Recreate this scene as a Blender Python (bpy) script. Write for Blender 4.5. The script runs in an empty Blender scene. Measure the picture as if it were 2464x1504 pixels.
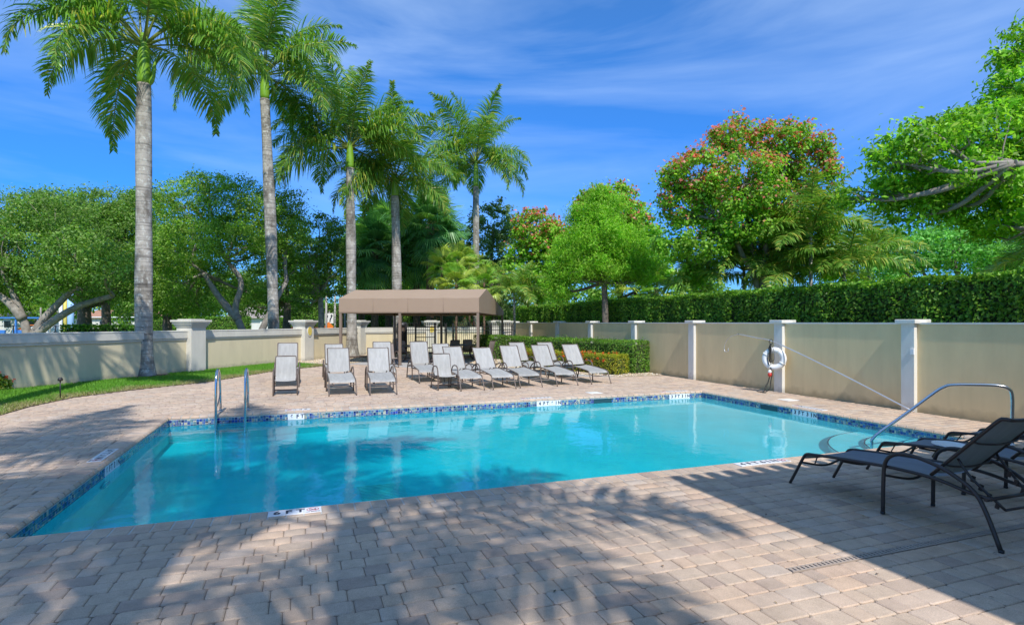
import bpy, math, random
import numpy as np
from mathutils import Vector, Matrix
rnd = random.Random(7)
rs = np.random.RandomState(11)
S = bpy.context.scene
C = S.collection
R = math.radians

# ------------------------------------------------------------------ camera, sky, sun, exposure
HC = 1.75
FPX = 1385.0            # focal length in units of a 2464 px wide picture
YAW = R(20.1)
cam = bpy.data.cameras.new('camera'); co = bpy.data.objects.new('camera', cam); C.objects.link(co)
co.location = (0, 0, HC); co.rotation_euler = (R(90), 0, -YAW)
cam.sensor_width = 36; cam.lens = FPX / 2464 * 36; cam.shift_y = 24 / 2464
cam.clip_start = 0.05; cam.clip_end = 2000
S.camera = co
SUN_EL, SUN_AZ = R(50), R(3.1)      # light travels along +Y, turned 3.1 degrees towards +X
w = bpy.data.worlds.new('World'); S.world = w; w.use_nodes = True
nt = w.node_tree; N = nt.nodes; Lk = nt.links; N.clear()
out = N.new('ShaderNodeOutputWorld'); bg = N.new('ShaderNodeBackground'); bg.inputs['Strength'].default_value = 0.15
sky = N.new('ShaderNodeTexSky'); sky.sky_type = 'NISHITA'; sky.sun_disc = False
sky.sun_elevation = SUN_EL; sky.sun_rotation = R(180) + SUN_AZ
sky.air_density = 1.0; sky.dust_density = 0.1; sky.ozone_density = 3.0; sky.altitude = 0
hs = N.new('ShaderNodeHueSaturation'); hs.inputs['Saturation'].default_value = 1.1; hs.inputs['Value'].default_value = 1.0
mul = N.new('ShaderNodeMix'); mul.data_type = 'RGBA'; mul.blend_type = 'MULTIPLY'; mul.inputs['Factor'].default_value = 1
mul.inputs[7].default_value = (0.60, 0.82, 1.0, 1)
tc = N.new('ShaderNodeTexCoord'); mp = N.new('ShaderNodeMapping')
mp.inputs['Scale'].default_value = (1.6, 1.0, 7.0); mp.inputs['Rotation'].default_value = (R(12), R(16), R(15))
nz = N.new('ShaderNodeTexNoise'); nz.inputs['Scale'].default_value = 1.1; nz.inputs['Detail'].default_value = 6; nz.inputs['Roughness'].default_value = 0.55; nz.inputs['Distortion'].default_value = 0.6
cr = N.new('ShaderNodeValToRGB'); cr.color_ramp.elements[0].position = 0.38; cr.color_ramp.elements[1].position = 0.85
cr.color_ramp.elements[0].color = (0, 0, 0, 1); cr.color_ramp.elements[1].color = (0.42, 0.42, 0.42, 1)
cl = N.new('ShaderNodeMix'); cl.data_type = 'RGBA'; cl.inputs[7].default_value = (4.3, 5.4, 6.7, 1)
sxyz = N.new('ShaderNodeSeparateXYZ'); Lk.new(tc.outputs['Generated'], sxyz.inputs[0])
gr = N.new('ShaderNodeValToRGB'); ge_ = gr.color_ramp.elements; ge_[0].position = 0.0; ge_[0].color = (.15, .34, .66, 1); ge_[1].position = .75; ge_[1].color = (.64, .88, 1.0, 1)
k_ = ge_.new(.16); k_.color = (.13, .43, .86, 1); k_ = ge_.new(.36); k_.color = (.24, .58, .95, 1)
Lk.new(sxyz.outputs[2], gr.inputs[0]); Lk.new(gr.outputs[0], mul.inputs[7])
Lk.new(sky.outputs[0], hs.inputs['Color']); Lk.new(hs.outputs[0], mul.inputs[6])
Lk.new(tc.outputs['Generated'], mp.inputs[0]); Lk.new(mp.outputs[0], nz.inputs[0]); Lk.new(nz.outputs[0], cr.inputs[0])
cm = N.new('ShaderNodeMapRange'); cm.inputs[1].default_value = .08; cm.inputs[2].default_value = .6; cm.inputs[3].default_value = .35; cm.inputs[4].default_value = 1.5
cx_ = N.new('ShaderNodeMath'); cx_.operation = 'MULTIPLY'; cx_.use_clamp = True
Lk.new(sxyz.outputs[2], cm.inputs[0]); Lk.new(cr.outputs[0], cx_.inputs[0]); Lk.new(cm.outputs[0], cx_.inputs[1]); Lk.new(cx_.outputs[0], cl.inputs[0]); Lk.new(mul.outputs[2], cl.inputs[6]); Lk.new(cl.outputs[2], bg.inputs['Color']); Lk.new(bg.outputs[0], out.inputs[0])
sd = bpy.data.lights.new('sun', 'SUN'); sd.energy = 3.4; sd.angle = R(0.45); sd.color = (1, 0.955, 0.89)
so = bpy.data.objects.new('sun', sd); C.objects.link(so)
d = Vector((math.sin(SUN_AZ) * math.cos(SUN_EL), math.cos(SUN_AZ) * math.cos(SUN_EL), -math.sin(SUN_EL)))
so.rotation_euler = d.to_track_quat('-Z', 'Y').to_euler(); so.location = (-4, -20, 30)
vs = S.view_settings; vs.view_transform = 'Standard'; vs.look = 'None'; vs.gamma = 1; vs.use_curve_mapping = False; vs.exposure = 0.55
S.cycles.max_bounces = 8; S.cycles.transparent_max_bounces = 12

# ------------------------------------------------------------------ coordinate helpers (surveyed from the photograph)
CA, SA = math.cos(YAW), math.sin(YAW)
def G(px, py, z=0.0):               # point on the level z
    Y = FPX * (HC - z) / (py - 776); X = (px - 1232) / FPX * Y
    return Vector((X * CA + Y * SA, -X * SA + Y * CA, z))
def D(px, Y, z=0.0):                # point at distance Y
    X = (px - 1232) / FPX * Y
    return Vector((X * CA + Y * SA, -X * SA + Y * CA, z))
def Zat(py, Y): return HC - (py - 776) * Y / FPX
def WX(px, py, x):                  # point on the vertical plane X = x
    k = (px - 1232) / FPX; Y = x / (k * CA + SA)
    return Vector((x, -k * Y * SA + Y * CA, Zat(py, Y)))

# ------------------------------------------------------------------ materials
def mat(name, col, rough=0.6, metal=0.0, bump=0.0, bscale=60, var=0.0, vscale=3, spec=0.5, col2=None, trans=0.0, attr=None, objrand=0.0, stretch=None):
    m = bpy.data.materials.new(name); m.use_nodes = True
    t = m.node_tree; n = t.nodes; l = t.links
    b = n['Principled BSDF']; o = n['Material Output']
    b.inputs['Roughness'].default_value = rough; b.inputs['Metallic'].default_value = metal
    b.inputs['Specular IOR Level'].default_value = spec
    c = (*col, 1); b.inputs['Base Color'].default_value = c
    src = None
    tcn = n.new('ShaderNodeTexCoord'); mpn = n.new('ShaderNodeMapping'); l.new(tcn.outputs['Object'], mpn.inputs[0])
    if stretch: mpn.inputs['Scale'].default_value = stretch
    if attr:
        a = n.new('ShaderNodeAttribute'); a.attribute_name = attr; src = a.outputs['Color']
    if var > 0 or col2:
        t1 = n.new('ShaderNodeTexNoise'); t1.inputs['Scale'].default_value = vscale; t1.inputs['Detail'].default_value = 7; t1.inputs['Roughness'].default_value = 0.62
        l.new(mpn.outputs[0], t1.inputs[0])
        r = n.new('ShaderNodeValToRGB'); r.color_ramp.elements[0].position = 0.32; r.color_ramp.elements[1].position = 0.68
        c2 = col2 if col2 else tuple(x * (1 - var) for x in col)
        if src is None:
            r.color_ramp.elements[0].color = (*c2, 1); r.color_ramp.elements[1].color = c
            src = r.outputs[0]
        else:
            r.color_ramp.elements[0].color = (1 - var,) * 3 + (1,); r.color_ramp.elements[1].color = (1, 1, 1, 1)
            mx = n.new('ShaderNodeMix'); mx.data_type = 'RGBA'; mx.blend_type = 'MULTIPLY'; mx.inputs['Factor'].default_value = 1
            l.new(src, mx.inputs[6]); l.new(r.outputs[0], mx.inputs[7]); src = mx.outputs[2]
        l.new(t1.outputs[0], r.inputs[0])
    if objrand:
        oi = n.new('ShaderNodeObjectInfo'); mr = n.new('ShaderNodeMapRange'); mr.inputs[3].default_value = 1 - objrand; mr.inputs[4].default_value = 1 + objrand
        l.new(oi.outputs['Random'], mr.inputs[0])
        mx = n.new('ShaderNodeMix'); mx.data_type = 'RGBA'; mx.blend_type = 'MULTIPLY'; mx.inputs['Factor'].default_value = 1
        if src is None: mx.inputs[6].default_value = c
        else: l.new(src, mx.inputs[6])
        l.new(mr.outputs[0], mx.inputs[7]); src = mx.outputs[2]
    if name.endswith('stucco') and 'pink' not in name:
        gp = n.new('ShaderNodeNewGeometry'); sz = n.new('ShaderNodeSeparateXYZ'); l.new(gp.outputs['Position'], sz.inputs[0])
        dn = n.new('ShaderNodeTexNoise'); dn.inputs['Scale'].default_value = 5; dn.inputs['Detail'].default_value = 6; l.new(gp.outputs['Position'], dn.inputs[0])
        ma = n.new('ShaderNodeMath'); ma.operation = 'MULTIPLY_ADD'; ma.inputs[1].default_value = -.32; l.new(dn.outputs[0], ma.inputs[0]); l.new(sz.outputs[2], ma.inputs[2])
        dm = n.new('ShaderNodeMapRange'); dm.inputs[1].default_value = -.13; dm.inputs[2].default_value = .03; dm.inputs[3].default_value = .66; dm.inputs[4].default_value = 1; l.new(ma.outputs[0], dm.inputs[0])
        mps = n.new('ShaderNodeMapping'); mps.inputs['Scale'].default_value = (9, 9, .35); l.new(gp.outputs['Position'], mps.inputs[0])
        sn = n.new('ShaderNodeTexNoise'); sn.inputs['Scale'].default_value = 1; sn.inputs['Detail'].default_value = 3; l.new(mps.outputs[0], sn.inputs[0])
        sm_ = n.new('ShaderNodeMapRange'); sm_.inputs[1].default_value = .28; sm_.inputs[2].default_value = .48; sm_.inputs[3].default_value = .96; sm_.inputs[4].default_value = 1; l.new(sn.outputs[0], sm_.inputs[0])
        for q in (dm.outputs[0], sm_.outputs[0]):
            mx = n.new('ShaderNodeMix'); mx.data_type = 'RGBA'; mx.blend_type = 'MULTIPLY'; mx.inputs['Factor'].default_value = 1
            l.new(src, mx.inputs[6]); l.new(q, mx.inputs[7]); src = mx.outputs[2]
    if src: l.new(src, b.inputs['Base Color'])
    if bump:
        t2 = n.new('ShaderNodeTexNoise'); t2.inputs['Scale'].default_value = bscale; t2.inputs['Detail'].default_value = 4
        l.new(mpn.outputs[0], t2.inputs[0])
        bp = n.new('ShaderNodeBump'); bp.inputs['Strength'].default_value = bump; bp.inputs['Distance'].default_value = 0.02
        l.new(t2.outputs[0], bp.inputs['Height']); l.new(bp.outputs[0], b.inputs['Normal'])
    if trans > 0:
        tr = n.new('ShaderNodeBsdfTranslucent'); mxs = n.new('ShaderNodeMixShader'); mxs.inputs[0].default_value = trans
        if src:
            g = n.new('ShaderNodeMix'); g.data_type = 'RGBA'; g.blend_type = 'MULTIPLY'; g.inputs['Factor'].default_value = 1; g.inputs[7].default_value = (1.5, 1.6, 0.7, 1)
            l.new(src, g.inputs[6]); l.new(g.outputs[2], tr.inputs['Color'])
        else: tr.inputs['Color'].default_value = c
        l.new(b.outputs[0], mxs.inputs[1]); l.new(tr.outputs[0], mxs.inputs[2]); l.new(mxs.outputs[0], o.inputs[0])
    return m

M = {}
M['leaf'] = mat('leaf', (.06, .12, .03), rough=.45, spec=.3, attr='tint', trans=.45)
M['frond'] = mat('palm_leaflet', (.05, .11, .03), rough=.36, spec=.42, attr='tint', trans=.36)
M['bark'] = mat('bark', (.20, .17, .14), rough=.9, bump=.5, bscale=18, col2=(.09, .075, .06), vscale=7)
M['bark_light'] = mat('grey_bark', (.36, .32, .27), rough=.9, bump=.4, bscale=14, col2=(.17, .145, .12), vscale=5)
M['bark_brown'] = mat('fibrous_palm_bark', (.22, .14, .09), rough=.95, bump=.9, bscale=12, col2=(.07, .045, .03), vscale=9)
M['shaft'] = mat('crownshaft', (.22, .42, .03), rough=.35, var=.25, vscale=1, stretch=(1, 1, .6))
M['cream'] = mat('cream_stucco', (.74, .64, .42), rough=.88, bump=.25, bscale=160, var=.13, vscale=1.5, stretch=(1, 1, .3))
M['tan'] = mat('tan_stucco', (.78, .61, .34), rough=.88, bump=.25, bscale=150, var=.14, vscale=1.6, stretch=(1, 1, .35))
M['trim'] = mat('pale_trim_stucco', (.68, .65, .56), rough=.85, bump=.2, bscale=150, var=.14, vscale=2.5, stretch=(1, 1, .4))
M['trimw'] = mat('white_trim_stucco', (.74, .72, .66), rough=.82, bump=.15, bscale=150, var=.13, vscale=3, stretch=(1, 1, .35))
M['yellow'] = mat('yellow_paint', (.70, .55, .12), rough=.7)
M['canvas'] = mat('brown_canvas', (.40, .29, .205), rough=.85, bump=.08, bscale=400, var=.05, vscale=2, trans=.12)
M['bronze'] = mat('bronze_powder_coat', (.13, .095, .075), rough=.42, spec=.5, var=.15, vscale=6)
M['dkbronze'] = mat('dark_bronze_powder_coat', (.035, .026, .023), rough=.38, spec=.5)
M['post'] = mat('taupe_painted_steel', (.23, .17, .125), rough=.5)
M['black'] = mat('black_painted_steel', (.022, .022, .024), rough=.45)
M['steel'] = mat('stainless_steel', (.62, .63, .64), rough=.16, metal=1)
M['alu'] = mat('aluminium_pole', (.72, .73, .75), rough=.28, metal=.8)
M['white'] = mat('white_plastic', (.80, .80, .80), rough=.4)
M['offwhite'] = mat('off_white_plastic', (.72, .71, .66), rough=.5)
M['rope'] = mat('dark_rope', (.04, .04, .04), rough=.9)
M['red'] = mat('red_plastic', (.55, .04, .03), rough=.45)
M['ink'] = mat('black_lettering', (.012, .02, .045), rough=.5)
M['redink'] = mat('red_lettering', (.50, .04, .04), rough=.5)
M['tilew'] = mat('white_ceramic_tile', (.74, .76, .80), rough=.25, objrand=.04)
M['grout'] = mat('joint_sand', (.20, .165, .135), rough=.95, bump=.3, bscale=90, var=.3, vscale=3)
M['soil'] = mat('soil', (.10, .075, .05), rough=1, bump=.5, bscale=30, var=.4, vscale=5)
M['concrete'] = mat('grey_concrete', (.42, .41, .40), rough=.9, bump=.1, bscale=80, var=.12, vscale=1.5)
M['gravelbase'] = mat('sandy_gravel_bed', (.38, .30, .21), rough=1, bump=.8, bscale=45, var=.35, vscale=12)
M['stone'] = mat('river_stone', (.5, .4, .3), rough=.85, attr='tint')
M['grassb'] = mat('grass_blade', (.1, .2, .03), rough=.6, attr='tint', trans=.3)
M['lawn'] = mat('far_lawn', (.13, .23, .04), rough=1, bump=.4, bscale=20, col2=(.20, .26, .08), vscale=.7)
M['hedgecore'] = mat('hedge_interior', (.05, .075, .025), rough=1, bump=.5, bscale=20, var=.4, vscale=6)
M['asphalt'] = mat('asphalt', (.06, .06, .06), rough=.95)
M['mosaic'] = mat('blue_mosaic_tile', (.1, .2, .5), rough=.12, attr='tint', spec=.6)
M['mosgrout'] = mat('mosaic_grout', (.50, .52, .50), rough=.8)
M['plaster'] = mat('pool_plaster', (.64, .88, .92), rough=.7, var=.14, vscale=1.3)
M['darktile'] = mat('dark_blue_step_tile', (.02, .06, .22), rough=.3)
M['orange'] = mat('orange_sign', (.85, .22, .03), rough=.6)
M['roof'] = mat('clay_roof_tile', (.42, .22, .13), rough=.8, var=.25, vscale=3)
M['greyroof'] = mat('grey_shingle_roof', (.35, .30, .27), rough=.9, var=.2, vscale=3)
M['blue'] = mat('blue_paint', (.05, .20, .55), rough=.6)
M['paleblue'] = mat('pale_blue_paint', (.35, .55, .85), rough=.6)
M['dkglass'] = mat('dark_glass', (.02, .03, .04), rough=.1)
M['pink'] = mat('pink_stucco', (.60, .30, .25), rough=.85)
M['carpaint'] = mat('white_car_paint', (.7, .7, .7), rough=.25)
M['lens'] = mat('underwater_lamp_lens', (.35, .6, .65), rough=.3)
M['graytable'] = mat('dark_table_top', (.05, .055, .05), rough=.35)
M['mulch'] = mat('brown_mulch', (.09, .055, .04), rough=1, bump=.9, bscale=40, var=.5, vscale=20)

def paver_mat(name, use_attr):
    m = bpy.data.materials.new(name); m.use_nodes = True
    t = m.node_tree; n = t.nodes; l = t.links; b = n['Principled BSDF']; b.inputs['Roughness'].default_value = .88
    b.inputs['Specular IOR Level'].default_value = .3
    rp = n.new('ShaderNodeValToRGB'); e = rp.color_ramp.elements
    e[0].position = 0; e[0].color = (.40, .30, .24, 1); e[1].position = 1; e[1].color = (.52, .375, .275, 1)
    for p, c in ((.22, (.48, .37, .28)), (.45, (.53, .41, .31)), (.62, (.54, .39, .28)), (.8, (.49, .40, .325))):
        k = e.new(p); k.color = (*c, 1)
    if use_attr:
        a = n.new('ShaderNodeAttribute'); a.attribute_name = 'tint'; l.new(a.outputs['Fac'], rp.inputs[0])
    else:
        a = n.new('ShaderNodeObjectInfo'); l.new(a.outputs['Random'], rp.inputs[0])
    g = n.new('ShaderNodeNewGeometry')
    n1 = n.new('ShaderNodeTexNoise'); n1.inputs['Scale'].default_value = 5; n1.inputs['Detail'].default_value = 8; n1.inputs['Roughness'].default_value = .7
    n2 = n.new('ShaderNodeTexNoise'); n2.inputs['Scale'].default_value = 160; n2.inputs['Detail'].default_value = 3
    n3 = n.new('ShaderNodeTexNoise'); n3.inputs['Scale'].default_value = .6; n3.inputs['Detail'].default_value = 3
    for q in (n1, n2, n3): l.new(g.outputs['Position'], q.inputs[0])
    def rmp(src, a0, a1, p0, p1):
        r = n.new('ShaderNodeMapRange'); r.inputs[1].default_value = a0; r.inputs[2].default_value = a1; r.inputs[3].default_value = p0; r.inputs[4].default_value = p1
        l.new(src, r.inputs[0]); return r.outputs[0]
    s = rp.outputs[0]
    for src in (rmp(n1.outputs[0], .3, .7, .80, 1.12), rmp(n2.outputs[0], .3, .7, .84, 1.14), rmp(n3.outputs[0], .3, .7, .9, 1.1)):
        mx = n.new('ShaderNodeMix'); mx.data_type = 'RGBA'; mx.blend_type = 'MULTIPLY'; mx.inputs['Factor'].default_value = 1
        l.new(s, mx.inputs[6]); l.new(src, mx.inputs[7]); s = mx.outputs[2]
    l.new(s, b.inputs['Base Color'])
    bp = n.new('ShaderNodeBump'); bp.inputs['Strength'].default_value = .35; bp.inputs['Distance'].default_value = .004
    l.new(n2.outputs[0], bp.inputs['Height']); l.new(bp.outputs[0], b.inputs['Normal'])
    return m
M['paver'] = paver_mat('tumbled_paver', False); M['paver_s'] = paver_mat('tumbled_paver_field', True)

def sling_mat(name, c, c2):
    m = mat(name, c, rough=.7, col2=c2, vscale=7, trans=.10, bump=.12, bscale=400, stretch=(2.2, .5, .5), objrand=.08)
    return m
M['sling'] = sling_mat('grey_mesh_sling', (.42, .415, .40), (.32, .315, .30))
M['sling_shade'] = sling_mat('shade_darkened_mesh_sling', (.20, .22, .26), (.17, .185, .22))  # copy of the grey sling, building shade put into its darker, bluer colour
M['sling_brown'] = sling_mat('brown_mesh_sling', (.27, .22, .19), (.23, .19, .16))

def palm_trunk_mat():
    m = bpy.data.materials.new('royal_palm_trunk'); m.use_nodes = True
    t = m.node_tree; n = t.nodes; l = t.links; b = n['Principled BSDF']; b.inputs['Roughness'].default_value = .92
    tcn = n.new('ShaderNodeTexCoord'); oi = n.new('ShaderNodeObjectInfo')
    ad = n.new('ShaderNodeVectorMath'); ad.operation = 'ADD'; l.new(tcn.outputs['Object'], ad.inputs[0]); l.new(oi.outputs['Location'], ad.inputs[1])
    def noise(scale, det=6, st=None):
        q = n.new('ShaderNodeTexNoise'); q.inputs['Scale'].default_value = scale; q.inputs['Detail'].default_value = det; q.inputs['Roughness'].default_value = .65
        if st:
            mpn = n.new('ShaderNodeMapping'); mpn.inputs['Scale'].default_value = st; l.new(ad.outputs[0], mpn.inputs[0]); l.new(mpn.outputs[0], q.inputs[0])
        else: l.new(ad.outputs[0], q.inputs[0])
        return q.outputs[0]
    r1 = n.new('ShaderNodeValToRGB'); e = r1.color_ramp.elements; e[0].position = .3; e[0].color = (.26, .235, .195, 1); e[1].position = .62; e[1].color = (.46, .425, .37, 1)
    k = e.new(.75); k.color = (.42, .40, .36, 1)
    l.new(noise(1.1, 8, (1, 1, .8)), r1.inputs[0])
    # lichen blotches
    v = n.new('ShaderNodeTexNoise'); v.inputs['Scale'].default_value = 9; v.inputs['Detail'].default_value = 3; l.new(ad.outputs[0], v.inputs[0])
    r2 = n.new('ShaderNodeValToRGB'); r2.color_ramp.elements[0].position = .57; r2.color_ramp.elements[1].position = .62
    l.new(v.outputs[0], r2.inputs[0])
    mx = n.new('ShaderNodeMix'); mx.data_type = 'RGBA'; mx.inputs[7].default_value = (.55, .54, .48, 1)
    l.new(r2.outputs[0], mx.inputs[0]); l.new(r1.outputs[0], mx.inputs[6])
    # ring scars
    r3 = n.new('ShaderNodeValToRGB'); r3.color_ramp.elements[0].position = .36; r3.color_ramp.elements[0].color = (.5, .5, .5, 1); r3.color_ramp.elements[1].position = .5
    nr = noise(2.2, 4, (.25, .25, 9)); l.new(nr, r3.inputs[0])
    r4 = n.new('ShaderNodeValToRGB'); r4.color_ramp.elements[0].position = .38; r4.color_ramp.elements[0].color = (.38, .36, .34, 1); r4.color_ramp.elements[1].position = .55
    l.new(noise(2.6, 8, (1, 1, .5)), r4.inputs[0])
    s = mx.outputs[2]
    for q in (r3.outputs[0], r4.outputs[0]):
        m2 = n.new('ShaderNodeMix'); m2.data_type = 'RGBA'; m2.blend_type = 'MULTIPLY'; m2.inputs['Factor'].default_value = .93
        l.new(s, m2.inputs[6]); l.new(q, m2.inputs[7]); s = m2.outputs[2]
    l.new(s, b.inputs['Base Color'])
    bp = n.new('ShaderNodeBump'); bp.inputs['Strength'].default_value = .5; bp.inputs['Distance'].default_value = .02
    l.new(nr, bp.inputs['Height']); l.new(bp.outputs[0], b.inputs['Normal'])
    return m
M['trunk'] = palm_trunk_mat()

def water_mat():
    m = bpy.data.materials.new('pool_water'); m.use_nodes = True
    t = m.node_tree; n = t.nodes; l = t.links; n.clear()
    o = n.new('ShaderNodeOutputMaterial'); g = n.new('ShaderNodeBsdfGlossy'); g.inputs['Roughness'].default_value = .015
    tr = n.new('ShaderNodeBsdfRefraction'); tr.inputs['IOR'].default_value = 1.33; tr.inputs['Roughness'].default_value = 0; fr = n.new('ShaderNodeFresnel'); fr.inputs['IOR'].default_value = 1.33
    mx = n.new('ShaderNodeMixShader')
    ge = n.new('ShaderNodeNewGeometry')
    nz = n.new('ShaderNodeTexNoise'); nz.inputs['Scale'].default_value = 2.2; nz.inputs['Detail'].default_value = 4; nz.inputs['Roughness'].default_value = .5
    nz2 = n.new('ShaderNodeTexNoise'); nz2.inputs['Scale'].default_value = 14; nz2.inputs['Detail'].default_value = 2
    l.new(ge.outputs['Position'], nz.inputs[0]); l.new(ge.outputs['Position'], nz2.inputs[0])
    ma = n.new('ShaderNodeMath'); ma.operation = 'MULTIPLY_ADD'; ma.inputs[1].default_value = .10
    l.new(nz2.outputs[0], ma.inputs[0]); l.new(nz.outputs[0], ma.inputs[2])
    bp = n.new('ShaderNodeBump'); bp.inputs['Strength'].default_value = .06; bp.inputs['Distance'].default_value = .1
    l.new(ma.outputs[0], bp.inputs['Height']); l.new(bp.outputs[0], g.inputs['Normal']); l.new(bp.outputs[0], fr.inputs['Normal'])
    l.new(fr.outputs[0], mx.inputs[0]); l.new(tr.outputs[0], mx.inputs[1]); l.new(g.outputs[0], mx.inputs[2]); l.new(mx.outputs[0], o.inputs[0])
    # water takes up more red and green the deeper it is: the basin deepens steadily towards -X
    sx = n.new('ShaderNodeSeparateXYZ'); l.new(ge.outputs['Position'], sx.inputs[0])
    mr = n.new('ShaderNodeMapRange'); mr.inputs[1].default_value = -2.3; mr.inputs[2].default_value = 9.6; l.new(sx.outputs[0], mr.inputs[0])
    rp = n.new('ShaderNodeValToRGB'); rp.color_ramp.elements[0].color = (.09, .86, .94, 1); rp.color_ramp.elements[1].color = (.50, .90, .94, 1)
    k_ = rp.color_ramp.elements.new(.55); k_.color = (.17, .86, .91, 1)
    l.new(mr.outputs[0], rp.inputs[0]); l.new(rp.outputs[0], tr.inputs['Color'])
    return m
M['water'] = water_mat()

# ------------------------------------------------------------------ object helpers
def link(o, parent=None):
    C.objects.link(o)
    if parent: o.parent = parent
    return o
def tag(o, label=None, cat=None, group=None, kind=None):
    if label: o['label'] = label
    if cat: o['category'] = cat
    if group: o['group'] = group
    if kind: o['kind'] = kind
    return o
def empty(name, loc=(0, 0, 0), rz=0, label=None, cat=None, group=None):
    o = bpy.data.objects.new(name, None); o.location = loc; o.rotation_euler = (0, 0, rz); o.empty_display_size = .2
    link(o); return tag(o, label, cat, group)
def kids(o): return [c for c in bpy.data.objects if c.parent == o]
def copy_tree(o, parent=None):
    c = o.copy(); C.objects.link(c)
    if parent: c.parent = parent
    for ch in KM.get(o.name, []):
        copy_tree(ch, c); 
    KM[c.name] = [x for x in LASTK.pop(c.name, [])]
    if parent: LASTK.setdefault(parent.name, []).append(c)
    return c
KM = {}; LASTK = {}
def index_tree(o):
    ch = kids(o); KM[o.name] = ch
    for c in ch: index_tree(c)

def catmull(pts, k=6, closed=False):
    P = [np.array(p, float) for p in pts]; n = len(P); out = []
    rng = range(n if closed else n - 1)
    for i in rng:
        p0 = P[(i - 1) % n] if (closed or i > 0) else P[0] * 2 - P[1]
        p1 = P[i]; p2 = P[(i + 1) % n]
        p3 = P[(i + 2) % n] if (closed or i < n - 2) else P[-1] * 2 - P[-2]
        for j in range(k):
            t = j / k
            out.append(.5 * ((2 * p1) + (-p0 + p2) * t + (2 * p0 - 5 * p1 + 4 * p2 - p3) * t * t + (-p0 + 3 * p1 - 3 * p2 + p3) * t ** 3))
    if not closed: out.append(P[-1])
    return out

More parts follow.
